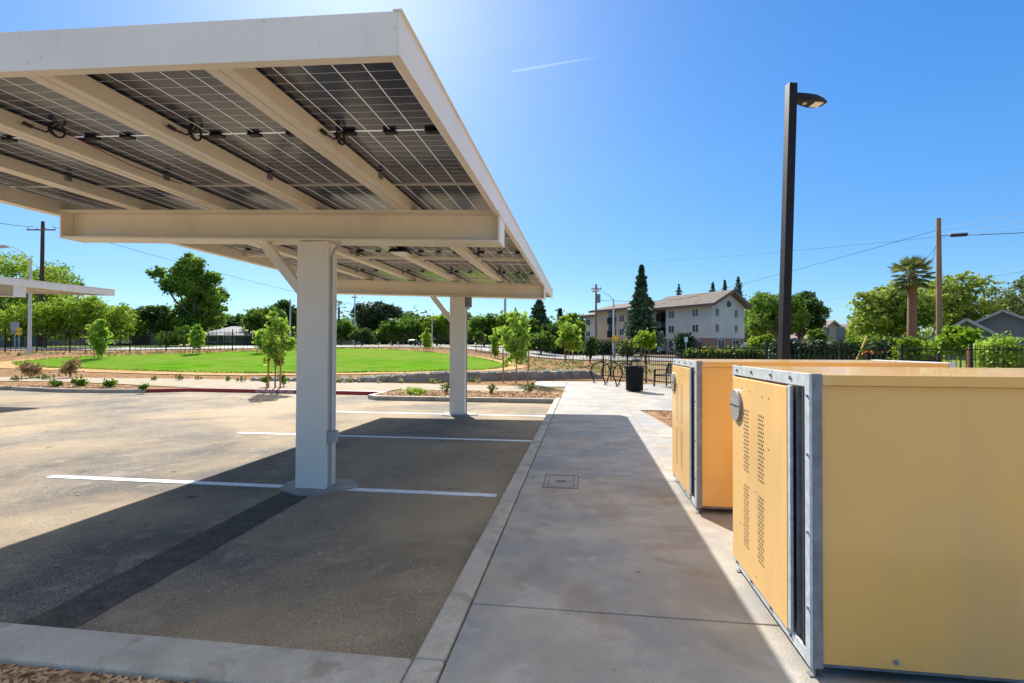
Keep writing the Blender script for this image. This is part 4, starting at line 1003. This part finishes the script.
def street_lamp(px, ytop, d, arm, label, r0=.08):
    q = P(px, d); h = zrow(px, ytop, d)-q.z; th = empty('street_lamp', q, label, 'street lamp', 'galvanised street lamps', rz=YAW)
    MB().tube([(0,0,-.2),(0,0,h*.5),(0,0,h)], [r0*1.2,r0,r0*.7], 10).build('pole', mat('lamp pole paint', (.50,.50,.50), (.58,.58,.57), 4, .5), th, local=True, smooth=True)
    b = MB(); b.tube([(0,0,h-.15),(arm*.3,0,h+.35),(arm*.75,0,h+.75),(arm,0,h+.80)], [.04,.03,.025,.02], 8).build('arm', greyplastic, th, local=True, smooth=True)
    s_ = 1 if arm > 0 else -1
    MB().tube([(arm-.05*s_,0,h+.80),(arm+.25*s_,0,h+.84),(arm+.6*s_,0,h+.80),(arm+.75*s_,0,h+.77)], [.05,.13,.12,.03], 10).build('lamp_head', greyplastic, th, local=True, smooth=True)
street_lamp(29.5, 258, 36, -1.6, 'white street lamp pole passing behind the left carport roof end', .10)
street_lamp(613.5, 299, 52, -1.5, 'grey street lamp with long arm in front of the apartment block', .10)
street_lamp(432, 318, 75, -1.0, 'distant grey street lamp seen under the far carport brace', .09)
street_lamp(398, 324, 88, -1.0, 'distant street lamp beside the red sign between the columns', .08)
# overhead cables
def cable_run(p0, p1, sag, label, r_=.012):
    th = MB(); pts = []
    for k in range(17):
        t = k/16; p = Vector(p0).lerp(Vector(p1), t); p.z -= sag*4*t*(1-t); pts.append(p)
    return tag(th.tube(pts, r_, 5).build('power_cable', cable, smooth=True), label, 'cable', 'overhead cables')
pt_ = Vector(pl.location)+Vector((0,0,ph_))
def W3(px, py, d): 
    v = fw+rt*((px-CX)/F)+up*((CY-py)/F); return Vector((0,0,H))+v*d
cable_run(pt_-Vector((0,0,.55)), W3(560, 322, 70), .6, 'long cable from the wooden power pole down toward the redwood', .010)
cable_run(pt_-Vector((0,0,.9)), W3(600, 262, 90), .4, 'upper thin cable leading left from the wooden power pole', .008)
cable_run(pt_-Vector((0,0,.5)), W3(1080, 198, 17), .1, 'uppermost cable running right from the wooden power pole', .008)
cable_run(pt_-Vector((0,0,.75)), W3(1080, 211, 17), .1, 'middle cable running right from the wooden power pole', .008)
cable_run(pt_-Vector((0,0,.95)), W3(1080, 219, 19), .1, 'lowest of the three plain cables right of the power pole', .006)
cb = cable_run(pt_-Vector((0,0,.85)), W3(1080, 229, 21), .05, 'thick cable with a black splice case right of the power pole', .016)
s0, s1 = W3(950, 235.5, 24.2), W3(968, 234.3, 23.6)
MB().tube([s0, s0.lerp(s1,.08), s0.lerp(s1,.92), s1], [.03,.085,.085,.03], 10).build('splice_case', cable, cb, smooth=True)
cable_run(W3(820, 300, 60), W3(1080, 262, 40), .2, 'far faint cable crossing behind the wooden pole', .012)
cable_run(pt_-Vector((0,0,.55)), W3(925, 300, 29), 0.1, 'short service drop from the power pole into the sycamore', .008)
lp = Vector(P(41,52)); lz = zrow(41,226,52)
cable_run((lp.x-1.0,lp.y,lz), W3(-60, 208, 40), .3, 'cable running out of the photo left of the far left pole', .03)
cable_run((lp.x+1.0,lp.y,lz), W3(420, 316, 110), 1.0, 'cable sagging right from the far left pole behind the carport', .02)
cable_run(W3(596,300,60), W3(700,296,70), .4, 'service cable crossing in front of the apartment wall', .02)
# vapour trail, a long thin ice cloud high up
vt = MB(); a_, c_ = W3(512, 71.5, 3000), W3(597, 57, 3400)
vt.tube([a_, a_.lerp(c_,.3), a_.lerp(c_,.7), c_], [6,8,5,1], 8)
vm = bpy.data.materials.new('vapour'); vm.use_nodes = True; n_ = vm.node_tree.nodes
tr_ = n_.new('ShaderNodeBsdfTransparent'); df = n_.new('ShaderNodeBsdfTranslucent'); df.inputs[0].default_value = (.95,.95,.95,1); mx_ = n_.new('ShaderNodeMixShader'); mx_.inputs[0].default_value = .035
vm.node_tree.links.new(tr_.outputs[0], mx_.inputs[1]); vm.node_tree.links.new(df.outputs[0], mx_.inputs[2]); vm.node_tree.links.new(mx_.outputs[0], n_['Material Output'].inputs[0])
tag(vt.build('vapour_trail', vm, smooth=True), 'short white vapour trail high in the blue sky', 'vapour trail', kind='structure')

# ------------------------------------------------------------------ buildings
glass = mat('window glass', (.05,.06,.075), (.10,.12,.14), .5, .08)
trim = mat('grey trim', (.36,.35,.33), None, rough=.5); wtrim = mat('white window frame', (.66,.65,.62), None, rough=.5)
def frame_axes(pa, pb):
    u_ = (pb-pa); u_.z = 0; L_ = u_.length; u_.normalize(); n = Vector((u_.y, -u_.x, 0))   # n points to the right of pa->pb, toward the viewer
    return u_, n, L_
def window(th, base, u_, n, w, h, shutters=False):
    c = base; fr = MB()
    def q(a, b, o): return c+u_*a+Vector((0,0,b))+n*o
    def slab(b, a0, a1, z0, z1, o0, o1): b.hexa([q(a0,z0,o0),q(a1,z0,o0),q(a1,z0,o1),q(a0,z0,o1)], [q(a0,z1,o0),q(a1,z1,o0),q(a1,z1,o1),q(a0,z1,o1)])
    t = .06
    slab(fr,-w/2-t,-w/2,-t,h+t,.01,.07); slab(fr,w/2,w/2+t,-t,h+t,.01,.07); slab(fr,-w/2,w/2,h,h+t,.01,.07); slab(fr,-w/2,w/2,-t,0,.01,.10); slab(fr,-.03,.03,0,h,.01,.05)
    fo = fr.build('window', wtrim, th); pn = MB(); slab(pn,-w/2,w/2,0,h,.012,.03); pn.build('pane', glass, fo)
def wallbox(b, pa, pb, depth, z0, z1, n):
    b.hexa([Vector((p.x,p.y,z0)) for p in (pa,pb,pb-n*depth,pa-n*depth)], [Vector((p.x,p.y,z1)) for p in (pa,pb,pb-n*depth,pa-n*depth)])
def apartments():
    stucco = mat('grey stucco', (.50,.49,.455), (.56,.55,.51), .5, .9); stuccot = mat('tan stucco', (.52,.39,.27), (.57,.43,.30), .5, .9)
    brickb = mat('brown base wall', (.22,.14,.10), (.28,.19,.13), 2, .9); roofm = mat('brown shingle', (.12,.095,.078), (.17,.14,.115), 1.5, .95); fas = mat('roof fascia', (.12,.09,.075), None, rough=.7)
    dB, dC, dA = 66.0, 70.0, 88.0
    A = P(585, dA); Bp = P(712, dB); Cc = P(744.5, dC)
    zg = min(A.z, Bp.z)-.5
    # gable end runs B -> C, long side runs A -> B
    u1, n1, L1 = frame_axes(A, Bp); u2, n2, L2 = frame_axes(Bp, Cc)
    th = empty('apartment_building', (A+Bp)/2, 'large three-storey grey and tan apartment block with brown shingle roof behind the redwood', 'apartment building')
    A0 = Vector((A.x,A.y,0)); B0 = Vector((Bp.x,Bp.y,0)); C0 = Vector((Cc.x,Cc.y,0))
    ze = zrow(712, 304, dB)     # eaves of the near end
    zb = zrow(712, 338, dB)
    # make the end square to the long side: keep it about 14 m deep
    dep = 16.0; D0 = C0-u1*dep*1.6; 
    # near wing: parallelogram plan following the real corner
    wingL = 7.7; W0 = B0-u1*wingL; W1 = C0-u1*wingL
    b = MB(); b.hexa([(p.x,p.y,zb) for p in (W0,B0,C0,W1)], [(p.x,p.y,ze) for p in (W0,B0,C0,W1)])
    mid = (B0+C0)/2; zr = zrow(727, 292, 68.0)
    b.add([(B0.x,B0.y,ze),(C0.x,C0.y,ze),(mid.x,mid.y,zr-.15)], [(0,1,2)])
    b.build('wall', stucco, th)
    b = MB(); k = 1.003; b.hexa([(p.x,p.y,zg) for p in (W0+n1*.05,B0+n1*.05+u1*.05,C0+u1*.05,W1)], [(p.x,p.y,zb) for p in (W0+n1*.05,B0+n1*.05+u1*.05,C0+u1*.05,W1)]); b.build('base_wall', brickb, th)
    # roof of the wing with overhang
    def roofslab(p_e0, p_e1, p_r1, p_r0, t=.28):
        b = MB(); d_ = Vector((0,0,t)); b.hexa([p_e0,p_e1,p_r1,p_r0], [p_e0+d_,p_e1+d_,p_r1+d_,p_r0+d_]); return b
    zoh = -.25
    side = (C0-B0).normalized()
    e0 = W0-side*.9-u1*3; e1 = B0-side*.9+u1*.8; r0 = (W0+W1)/2-u1*3; r1 = mid+u1*.8
    V = lambda p, z: Vector((p.x, p.y, z))
    rf = roofslab(V(e0,ze+zoh), V(e1,ze+zoh), V(r1,zr), V(r0,zr)).build('roof', roofm, th)
    e2 = C0+side*.35+u1*.8; e3 = W1+side*.35-u1*3
    roofslab(V(e2,ze+zoh), V(e3,ze+zoh), V(r0,zr), V(r1,zr)).build('roof', roofm, th)
    for p, q_ in ((e1, r1), (e2, r1)):
        MB().bar(V(p,ze+zoh+.1)+u1*.05, V(q_,zr+.12)+u1*.05, .10, .40).build('rake_board', fas, rf)
    MB().bar(V(e0,ze+zoh+.12)-side*.04, V(e1,ze+zoh+.12)-side*.04, .08, .34).build('eave_board', fas, rf)
    MB().disc(V(mid,zr-1.6)+u1*.01, .42, u1, .06, 16).build('gable_vent', glass, th)
    # long part further left: alternate projecting bays
    def col(base, u_, px):     # distance along a wall to the bearing of a window
        lo, hi = -5.0, 60.0
        for _ in range(40):
            m_ = (lo+hi)/2; v = base+u_*m_; q_ = CX+F*v.dot(rth)/v.dot(fwh)
            if q_ < px: lo = m_
            else: hi = m_
        return lo
    Lrem = L1-wingL; c0_, c1_, c2_ = col(A0, u1, 603), col(A0, u1, 634), col(A0, u1, 655)
    segs = [(0, c0_, stucco, 0.0), (c0_, c1_, stuccot, 1.6), (c1_, c2_, stucco, .4), (c2_, Lrem, stuccot, -1.3)]
    for i, (s0_, s1_, m_, o_) in enumerate(segs):
        pa = A0+u1*s0_+n1*o_; pb = A0+u1*s1_+n1*o_; b = MB(); wallbox(b, pa, pb, dep*.6, zb, ze-.35+(.5 if i == 1 else 0), n1); b.build('wall', m_, th)
        b = MB(); wallbox(b, pa+n1*.04, pb+n1*.04, dep*.6, zg, zb, n1); b.build('base_wall', brickb if m_ is stuccot else stucco, th)
        h_e = ze-.35+(.5 if i == 1 else 0)
        a_ = pa-u1*.7+n1*.8; c_ = pb+u1*.7+n1*.8; a2 = pa+u1*(3 if i == 0 else -.7)-n1*dep*.3; c2 = pb+u1*.7-n1*dep*.3; rz_ = zr-.4-(.5 if i == 0 else 0)
        rr_ = roofslab(V(a_,h_e-.1),V(c_,h_e-.1),V(c2,rz_),V(a2,rz_)).build('roof', roofm, th)
        MB().bar(V(a_,h_e)+n1*.05, V(c_,h_e)+n1*.05, .08, .32).build('eave_board', fas, rr_)
        if i == 0:
            b = MB(); b.hexa([V(a_,h_e-.1),V(a2,rz_),V(pa-u1*.7-n1*dep*.6,h_e-.1),V(pa-n1*dep*.3,h_e-.1)], [V(a_,h_e+.1),V(a2,rz_+.15),V(pa-u1*.7-n1*dep*.6,h_e+.1),V(pa-n1*dep*.3,h_e+.1)]); b.build('roof', roofm, th)
    f1 = zb+(ze-zb)*.19; f2 = zb+(ze-zb)*.66; hw = (ze-zb)*.22
    for px in (671.5, 695.5):
        for z in (f1, f2): window(th, V(A0+u1*col(A0, u1, px), z), u1, n1, .95, hw)
    for px in (717, 736):
        for z in (f1, f2): window(th, V(B0+u2*col(B0, u2, px), z), u2, n2, .7, hw)
    for px in (588, 598):
        for z in (f1-.3, f2-.4): window(th, V(A0+u1*col(A0, u1, px), z), u1, n1, 1.1, hw)
    B1 = A0+n1*1.6
    for px in (622, 630):
        for z in (f1-.2, f2-.2): window(th, V(B1+u1*col(B1, u1, px), z), u1, n1, 1.0, hw)
    for z in (f1-.5, f2-.5):
        c = B1+u1*col(B1, u1, 612); b = MB(); p0, p1 = c-u1*.8, c+u1*.8
        b.hexa([V(p,z) for p in (p0,p1,p1+n1*.3,p0+n1*.3)], [V(p,z+1.0) for p in (p0,p1,p1+n1*.3,p0+n1*.3)]); b.build('balcony', black, th)
        b = MB(); b.hexa([V(p,z+1.0) for p in (p0+n1*.02,p1+n1*.02,p1+n1*.04,p0+n1*.04)], [V(p,z+2.4) for p in (p0+n1*.02,p1+n1*.02,p1+n1*.04,p0+n1*.04)]); b.build('balcony_door', glass, th)
    # dark balconies near the redwood
    for z in (f1-.3, f2-.3):
        c = A0-n1*1.3; c = c+u1*col(c, u1, 660.5); b = MB(); p0, p1 = c-u1*1.1, c+u1*1.1
        b.hexa([V(p,z) for p in (p0,p1,p1+n1*1.1,p0+n1*1.1)], [V(p,z+1.0) for p in (p0,p1,p1+n1*1.1,p0+n1*1.1)]); b.build('balcony', black, th)
        b = MB(); b.hexa([V(p,z+1.0) for p in (p0+n1*.02,p1+n1*.02,p1+n1*.04,p0+n1*.04)], [V(p,z+2.3) for p in (p0+n1*.02,p1+n1*.02,p1+n1*.04,p0+n1*.04)]); b.build('balcony_door', glass, th)
    for s_ in (col(A0, u1, 674), col(A0, u1, 694)): window(th, V(A0+u1*s_+n1*.06, zg+1.0), u1, n1, 1.8, 1.5)
    for s_ in (L2*.25, L2*.7): window(th, V(B0+u2*s_+u1*.06, zg+1.0), u2, n2, 1.4, 1.5)
apartments()
def house(pa, pb, depth, zw, roofz, wallm, roofm, label, name='house', wins=(), ridge_gable=False, ov=.6, cat='house', hip=0, wz=1.0, wh=1.2):
    A0, B0 = Vector((pa.x,pa.y,0)), Vector((pb.x,pb.y,0)); u_, n, L_ = frame_axes(A0, B0); zg = min(pa.z,pb.z)
    th = empty(name, (A0+B0)/2+Vector((0,0,zg)), label, cat); V = lambda p, z: Vector((p.x,p.y,z))
    b = MB(); wallbox(b, A0, B0, depth, zg-.3, zg+zw, n)
    if ridge_gable:      # gable faces the viewer
        m_ = (A0+B0)/2; b.add([V(A0+n*.0,zg+zw),V(B0,zg+zw),V(m_,zg+roofz-.1)], [(0,1,2)])
    b.build('wall', wallm, th)
    t = Vector((0,0,.16))
    if ridge_gable:
        m_ = (A0+B0)/2; k = (roofz-zw)/(L_/2)
        for p, s_ in ((A0,-1),(B0,1)):
            e0 = V(p+u_*s_*ov+n*ov, zg+zw-k*ov); e1 = V(p+u_*s_*ov-n*depth, zg+zw-k*ov); r0 = V(m_+n*ov, zg+roofz); r1 = V(m_-n*depth, zg+roofz)
            b = MB(); b.hexa([e0,e1,r1,r0],[e0+t,e1+t,r1+t,r0+t]); ro = b.build('roof', roofm, th)
            MB().bar(e0+n*.03+Vector((0,0,.06)), r0+n*.03+Vector((0,0,.06)), .05, .26).build('rake_board', trim, ro)
    else:
        k = (roofz-zw)/(depth/2)
        for s_ in (0, 1):
            o0 = n*ov if s_ == 0 else -n*(depth+ov); ez = zg+zw-k*ov
            e0 = V(A0-u_*ov+o0, ez); e1 = V(B0+u_*ov+o0, ez); r1 = V(B0+u_*(ov-hip)-n*depth/2, zg+roofz); r0 = V(A0-u_*(ov-hip)-n*depth/2, zg+roofz)
            b = MB(); b.hexa([e0,e1,r1,r0],[e0+t,e1+t,r1+t,r0+t]); b.build('roof', roofm, th)
        if hip:
            for p, s_ in ((A0,-1),(B0,1)):
                ez = zg+zw-k*ov; e0 = V(p+u_*s_*ov+n*ov, ez+.01); e1 = V(p+u_*s_*ov-n*(depth+ov), ez+.01); r_ = V(p+u_*s_*(ov-hip)-n*depth/2, zg+roofz+.01)
                b = MB(); b.add([e0,e1,r_,e0+t,e1+t,r_+t], [(0,1,2),(3,4,5),(0,1,4,3),(1,2,5,4),(2,0,3,5)]); b.build('roof', roofm, th)
    for f_, w_ in wins: window(th, V(A0+u_*(L_*f_), zg+wz), u_, n, w_, wh)
    return th
greyw = mat('blue grey siding', (.19,.18,.17), (.24,.225,.21), .6, .85); greyr = mat('grey shingle', (.17,.165,.16), (.24,.235,.23), 2, .95)
beigew = mat('beige stucco', (.34,.29,.23), (.40,.34,.27), .5, .9); brownr = mat('dull brown shingle', (.19,.14,.11), (.25,.19,.155), 2, .95)
paler = mat('pale shingle', (.24,.24,.235), (.31,.31,.30), 2, .9); dkw = mat('dark siding', (.10,.085,.075), (.15,.13,.11), .5, .9)
q1, q2 = P(934, 30), P(1002, 30)
house(P(936,52), P(1000,48.8), 9, zrow(968,337,50.5)-P(968,50.5).z, zrow(966,320,50.5)-P(966,50.5).z, greyw, greyr, 'front gable of the grey bungalow, nearest the power pole', ridge_gable=True, wins=((.25,1.0),(.72,1.2)), ov=.5)
house(P(955,58), P(1056,52.6), 11, zrow(1000,331,55)-P(1000,55).z, zrow(1000,311,55)-P(1000,55).z, greyw, greyr, 'taller rear gable of the grey house at the right edge', ridge_gable=True, wins=((.62,1.6),(.85,1.6)), ov=.6)
house(P(815,98), P(850,98), 14, zrow(830,336,98)-P(830,98).z, zrow(830,321,98)-P(830,98).z, stucco_ if False else beigew, brownr, 'distant two-storey beige building with low gable left of the sycamore', 'apartment_building', wins=((.3,1.6),(.7,1.6)), ridge_gable=True, cat='building', wz=2.5, wh=2)
house(P(846,100), P(906,96), 14, zrow(880,333,98)-P(880,98).z, zrow(880,323,98)-P(880,98).z, beigew, brownr, 'long distant building with brown roof behind the sycamore and palm', 'apartment_building', wins=((.15,1.8),(.4,1.8),(.65,1.8),(.88,1.8)), cat='building', wz=2.5, wh=2)
house(P(200,78), P(242,78), 9, zrow(220,335,78)-P(220,78).z, zrow(220,326,78)-P(220,78).z, dkw, paler, 'low house with pale grey roof right of the big oak', wins=((.3,1.6),(.7,1.6)), hip=3, wz=.6)
house(P(-30,62), P(42,62), 9, zrow(10,327,62)-P(10,62).z, zrow(10,316,62)-P(10,62).z, greyw, greyr, 'grey blue house mostly hidden behind fence and trees at far left', wins=((.4,1.8),(.7,1.8)), wz=.8)
house(P(60,70), P(150,72), 9, zrow(100,334,70)-P(100,70).z, zrow(100,322,70)-P(100,70).z, dkw, brownr, 'dark low house beneath the bright street trees at left', wins=((.3,1.8),(.7,1.8)), wz=.6)
house(P(330,95), P(352,95), 8, zrow(340,338,95)-P(340,95).z, zrow(340,331,95)-P(340,95).z, beigew, brownr, 'little beige house with brown roof right of the near column', wins=((.5,1.6),), wz=.6)
house(P(492,98), P(534,96), 8, zrow(510,338,97)-P(510,97).z, zrow(510,329,97)-P(510,97).z, dkw, brownr, 'dark low house behind the staked tree right of the far column', wins=((.3,1.8),(.7,1.8)), wz=.6)

# ------------------------------------------------------------------ hedges and ivy fence behind the lockers
def hedge(pa, pb, h, dep, m, label, seed, n=9000, leaf=.15, name='hedge'):
    r_ = np.random.default_rng(seed); A0 = Vector(pa); B0 = Vector(pb); L_ = (B0-A0).length; k = max(3, int(L_/(h*.8))); bl = []
    for i in range(k+1):
        p = A0.lerp(B0, i/k)-A0; bl.append((p.x, p.y, h*.5, h*.7, dep*.5, h*.52*(.9+.2*r_.random())))
    p = blob_points(bl, n, r_, .25, .55); p[:, 2] = np.maximum(p[:, 2], .05); th = empty(name, A0, label, 'hedge')
    c = bpy.data.objects.new('foliage', leaf_mesh('foliage', p, leaf, LF[m], seed)); COL.objects.link(c); c.parent = th
    t = MB()
    for b_ in bl: t.tube([(b_[0],b_[1],-.05),(b_[0],b_[1],h*.6)], [.04,.02], 5)
    t.build('stems', bark, th, local=True)
hedge(P(787,33), P(905,31), 1.62, 1.2, 'dark', 'long dark clipped hedge behind the picket fence right of the lamp post', 201, 16000, .14)
hedge(P(690,50), P(770,48), .95, 1.2, 'deep', 'low dark hedge along the apartment lot with yellow blooms', 202, 7000, .17)
hedge(P(560,64), P(608,64), 1.5, 1.2, 'dark', 'dark hedge at the foot of the apartment block left of the street lamp', 203, 5000, .2)
hedge(P(852,42), P(886,42), 2.15, 1.6, 'bright', 'bright green rounded hedge behind the leaning yellow pipe', 204, 4000, .12)
def bush(px, d, half, ytop, m, label, seed, n=2500, leaf=.12):
    q = P(px, d); h = zrow(px, ytop, d)-q.z; w = half*d/F; r_ = np.random.default_rng(seed)
    bl = [(r_.uniform(-.45,.45)*w, r_.uniform(-.4,.4)*w, h*r_.uniform(.45,.68), w*.6, w*.6, h*.32) for _ in range(6)]+[(0,0,h*.5,w*.85,w*.8,h*.45)]
    p = blob_points(bl, n, r_, .2, .6); th = empty('bush', q, label, 'bush')
    c = bpy.data.objects.new('foliage', leaf_mesh('foliage', p, leaf, LF[m], seed)); COL.objects.link(c); c.parent = th
    t = MB()
    for b_ in bl[:5]: t.tube([(0,0,-.05),(b_[0],b_[1],b_[2])], [.05,.02], 5)
    t.build('stems', bark, th, local=True)
bush(1000, 21.5, 20, 338, 'lime', 'rounded bright lime bush at right in front of the grey house', 211, 6000, .10)
bush(908, 27, 12, 336, 'bright', 'bright yellow-green bush beside the palm trunk', 212, 3500)
bush(929, 29, 8, 340, 'bright', 'small bright bush between the palm and the power pole', 213, 2000)
bush(868, 27.5, 7, 344, 'deep', 'dark bush with orange blossom left of the palm', 214, 2000)
bush(684, 52, 9, 333, 'dark', 'dark rounded bush beside the apartment ground floor', 215, 3000, .18)
bush(591, 50, 7, 337, 'deep', 'dark spiky bush left of the apartment street lamp', 216, 2000, .18)
bl_ = np.random.default_rng(3); q = P(868, 26.6); pts = np.stack([q.x+bl_.normal(size=28)*.35, q.y+bl_.normal(size=28)*.1, q.z+1.1+bl_.normal(size=28)*.08], 1)
o = bpy.data.objects.new('orange_blossom', leaf_mesh('orange_blossom', pts, .09, mat('orange petals', (.60,.12,.03), None, rough=.6), 3)); COL.objects.link(o); tag(o, 'orange blossom on the dark bush left of the palm', 'flowers', kind='stuff')
q = P(722, 49); pts = np.stack([q.x+bl_.normal(size=70)*2.2, q.y-.6+bl_.normal(size=70)*.2, q.z+.9+bl_.normal(size=70)*.2], 1)
o = bpy.data.objects.new('yellow_blossom', leaf_mesh('yellow_blossom', pts, .2, mat('yellow petals', (.60,.48,.04), None, rough=.6), 4)); COL.objects.link(o); tag(o, 'yellow blossom along the low apartment hedge', 'flowers', kind='stuff')

# ------------------------------------------------------------------ vehicles
def car(px, d, rz, paint, label, L_=4.5, W_=1.8, Hh=1.5, suv=False, group='cars seen beyond the fences', name='parked_car'):
    q = P(px, d); th = empty(name, q+Vector((0,0,.05)), label, 'car', group, rz)
    hw = W_/2
    prof = [(-.50,.30),(-.50,.62),(-.47,.78),(-.30,.92),(.34,.95),(.49,.88),(.50,.55),(.49,.30)]
    b = MB(); n = len(prof)
    v = [(x*L_, -hw*(1 if z < .8 else .93), z*Hh/1.5) for x, z in prof]+[(x*L_, hw*(1 if z < .8 else .93), z*Hh/1.5) for x, z in prof]
    b.add(v, [tuple(range(n)), tuple(range(n, 2*n))[::-1]]+[(i, (i+1) % n, (i+1) % n+n, i+n) for i in range(n)])
    bo = b.build('body', paint, th, local=True, bevel=.05)
    cab = [(-.28,.90),(-.14,1.46),(.30 if suv else .18,1.50),(.47 if suv else .38,.93)]
    b = MB(); v = []
    for s_ in (-1, 1):
        for x, z in cab: v.append((x*L_, s_*hw*(.90 if z < 1 else .72), z*Hh/1.5))
    b.add(v, [(0,1,2,3), (4,5,6,7)[::-1], (0,1,5,4), (1,2,6,5), (2,3,7,6), (3,0,4,7)]); b.build('cabin_glass', glass, th, local=True, bevel=.04)
    b = MB(); zr_ = 1.5*Hh/1.5
    x0, x1 = -.13*L_, (.29 if suv else .17)*L_; b.hexa([(x0,-hw*.70,zr_-.06),(x1,-hw*.70,zr_-.02),(x1,hw*.70,zr_-.02),(x0,hw*.70,zr_-.06)], [(x0,-hw*.68,zr_),(x1,-hw*.68,zr_+.03),(x1,hw*.68,zr_+.03),(x0,hw*.68,zr_)]); b.build('roof', paint, th, local=True)
    for x in (-.31*L_, .31*L_):
        for s_ in (-1, 1):
            w_ = MB().tube([(x, s_*(hw-.2), .32), (x, s_*(hw+.01), .32)], .33, 16).build('wheel', black, th, local=True)
            MB().tube([(x, s_*(hw+.0), .32), (x, s_*(hw+.025), .32)], .2, 12).build('rim', alum, w_, local=True)
    for s_ in (-1, 1):
        MB().box(-.503*L_, -.49*L_, s_*hw*.75-.18, s_*hw*.75+.14, .58, .74).build('headlight', lens, th, local=True)
        MB().box(.487*L_, .505*L_, s_*hw*.78-.14, s_*hw*.78+.12, .62, .80).build('tail_light', mat('tail lamp', (.4,.02,.02), None, rough=.3), th, local=True)
    return th
white_p = mat('white car paint', (.7,.7,.7), None, rough=.2, coat=.5); dark_p = mat('black car paint', (.015,.016,.02), None, rough=.2, coat=.5); blue_p = mat('blue car paint', (.03,.07,.16), None, rough=.25, coat=.5); silver_p = mat('silver car paint', (.35,.36,.38), None, rough=.25, coat=.5)
car(419, 92, R(75), dark_p, 'dark pickup-like car driving on the far road between the columns', Hh=1.75, suv=True, name='car')
car(109, 66, R(10), white_p, 'white car partly seen behind the young tree at left')
car(664, 74, R(15), silver_p, 'silver car parked by the apartment ground floor near the redwood', Hh=1.7, suv=True)
car(752, 56, R(5), white_p, 'white car parked left of the lamp post', Hh=1.6)
car(767, 53, R(0), blue_p, 'blue car parked just behind the lamp post')
# ------------------------------------------------------------------ signs, bins, pipe
def sign(px, d, ytop, w, h, m, label, postm=None, back=None):
    q = P(px, d); top = zrow(px, ytop, d)-q.z; th = empty('road_sign', q, label, 'sign', rz=YAW)
    MB().tube([(0,0,0),(0,0,top)], .03, 6).build('post', postm or greyplastic, th, local=True)
    MB().box(-w/2,w/2,-.05,-.03,top-h,top).build('sign_plate', m, th, local=True, bevel=.01); return th
yel = mat('yellow sign', (.75,.45,.02), None, rough=.5); blu = mat('blue sign', (.05,.18,.55), None, rough=.5)
sign(615, 50, 335.5, .55, .55, yel, 'small yellow sign on the apartment street lamp')
sign(15, 45, 322, .8, 1.0, mat('grey sign back', (.30,.31,.33), None, rough=.6), 'grey sign back in front of the house at far left')
sign(19, 44, 328, .6, .6, yel, 'yellow sign below the grey sign at far left')
sign(403, 80, 333, .9, .7, mat('orange sign', (.65,.15,.08), None, rough=.6), 'small orange-red sign by the far road between the columns')
sign(794, 34, 338, .38, .45, blu, 'small blue parking sign right of the lamp post')
sign(840.5, 33, 327, .55, 1.2, mat('dull sign back', (.16,.17,.18), None, rough=.6), 'tall dull rectangular sign seen from behind near the yellow pipe')
sign(686, 50, 337, .35, .5, mat('pale blue sign', (.45,.6,.65), None, rough=.6), 'pale blue sign in front of the dark bush by the apartments')
def bin_(px, d, m, label):
    q = P(px, d); th = empty('wheelie_bin', q, label, 'bin', 'wheelie bins by the hedge', rz=.2)
    MB().hexa([(-.22,-.25,.08),(.22,-.25,.08),(.22,.25,.08),(-.22,.25,.08)],[(-.29,-.34,1.0),(.29,-.34,1.0),(.29,.34,1.0),(-.29,.34,1.0)]).build('body', m, th, local=True, bevel=.03)
    MB().hexa([(-.31,-.37,1.0),(.31,-.37,1.0),(.31,.37,1.0),(-.31,.37,1.0)],[(-.28,-.33,1.07),(.28,-.33,1.07),(.28,.36,1.09),(-.28,.36,1.09)]).build('lid', m, th, local=True, bevel=.02)
    for s_ in (-1,1): MB().tube([(s_*.24,.26,.12),(s_*.30,.26,.12)], .12, 12).build('wheel', black, th, local=True)
bin_(846, 33.5, mat('blue bin plastic', (.02,.12,.35), None, rough=.4), 'blue wheelie bin in front of the dark hedge')
bin_(834, 34, mat('grey bin plastic', (.10,.12,.13), None, rough=.5), 'grey wheelie bin left of the blue one')
a_ = P(852, 30); c_ = W3(867, 336, 30)
th = empty('guy_wire_guard', a_, 'yellow plastic guard on a leaning guy wire left of the palm', 'guy wire')
b = MB(); b.tube([a_, c_], .055, 8).build('yellow_guard', mat('yellow plastic', (.75,.45,.03), None, rough=.45), th)
MB().tube([c_, pt_-Vector((0,0,1.2))], .010, 5).build('wire', cable, th)
# orange post near the right fence
q = P(968, 21); MBp = MB().tube([q, q+Vector((0,0,1.35))], .06, 8).build('wooden_stake', stakewood); tag(MBp, 'orange wooden stake in the house yard left of the fence post', 'stake')
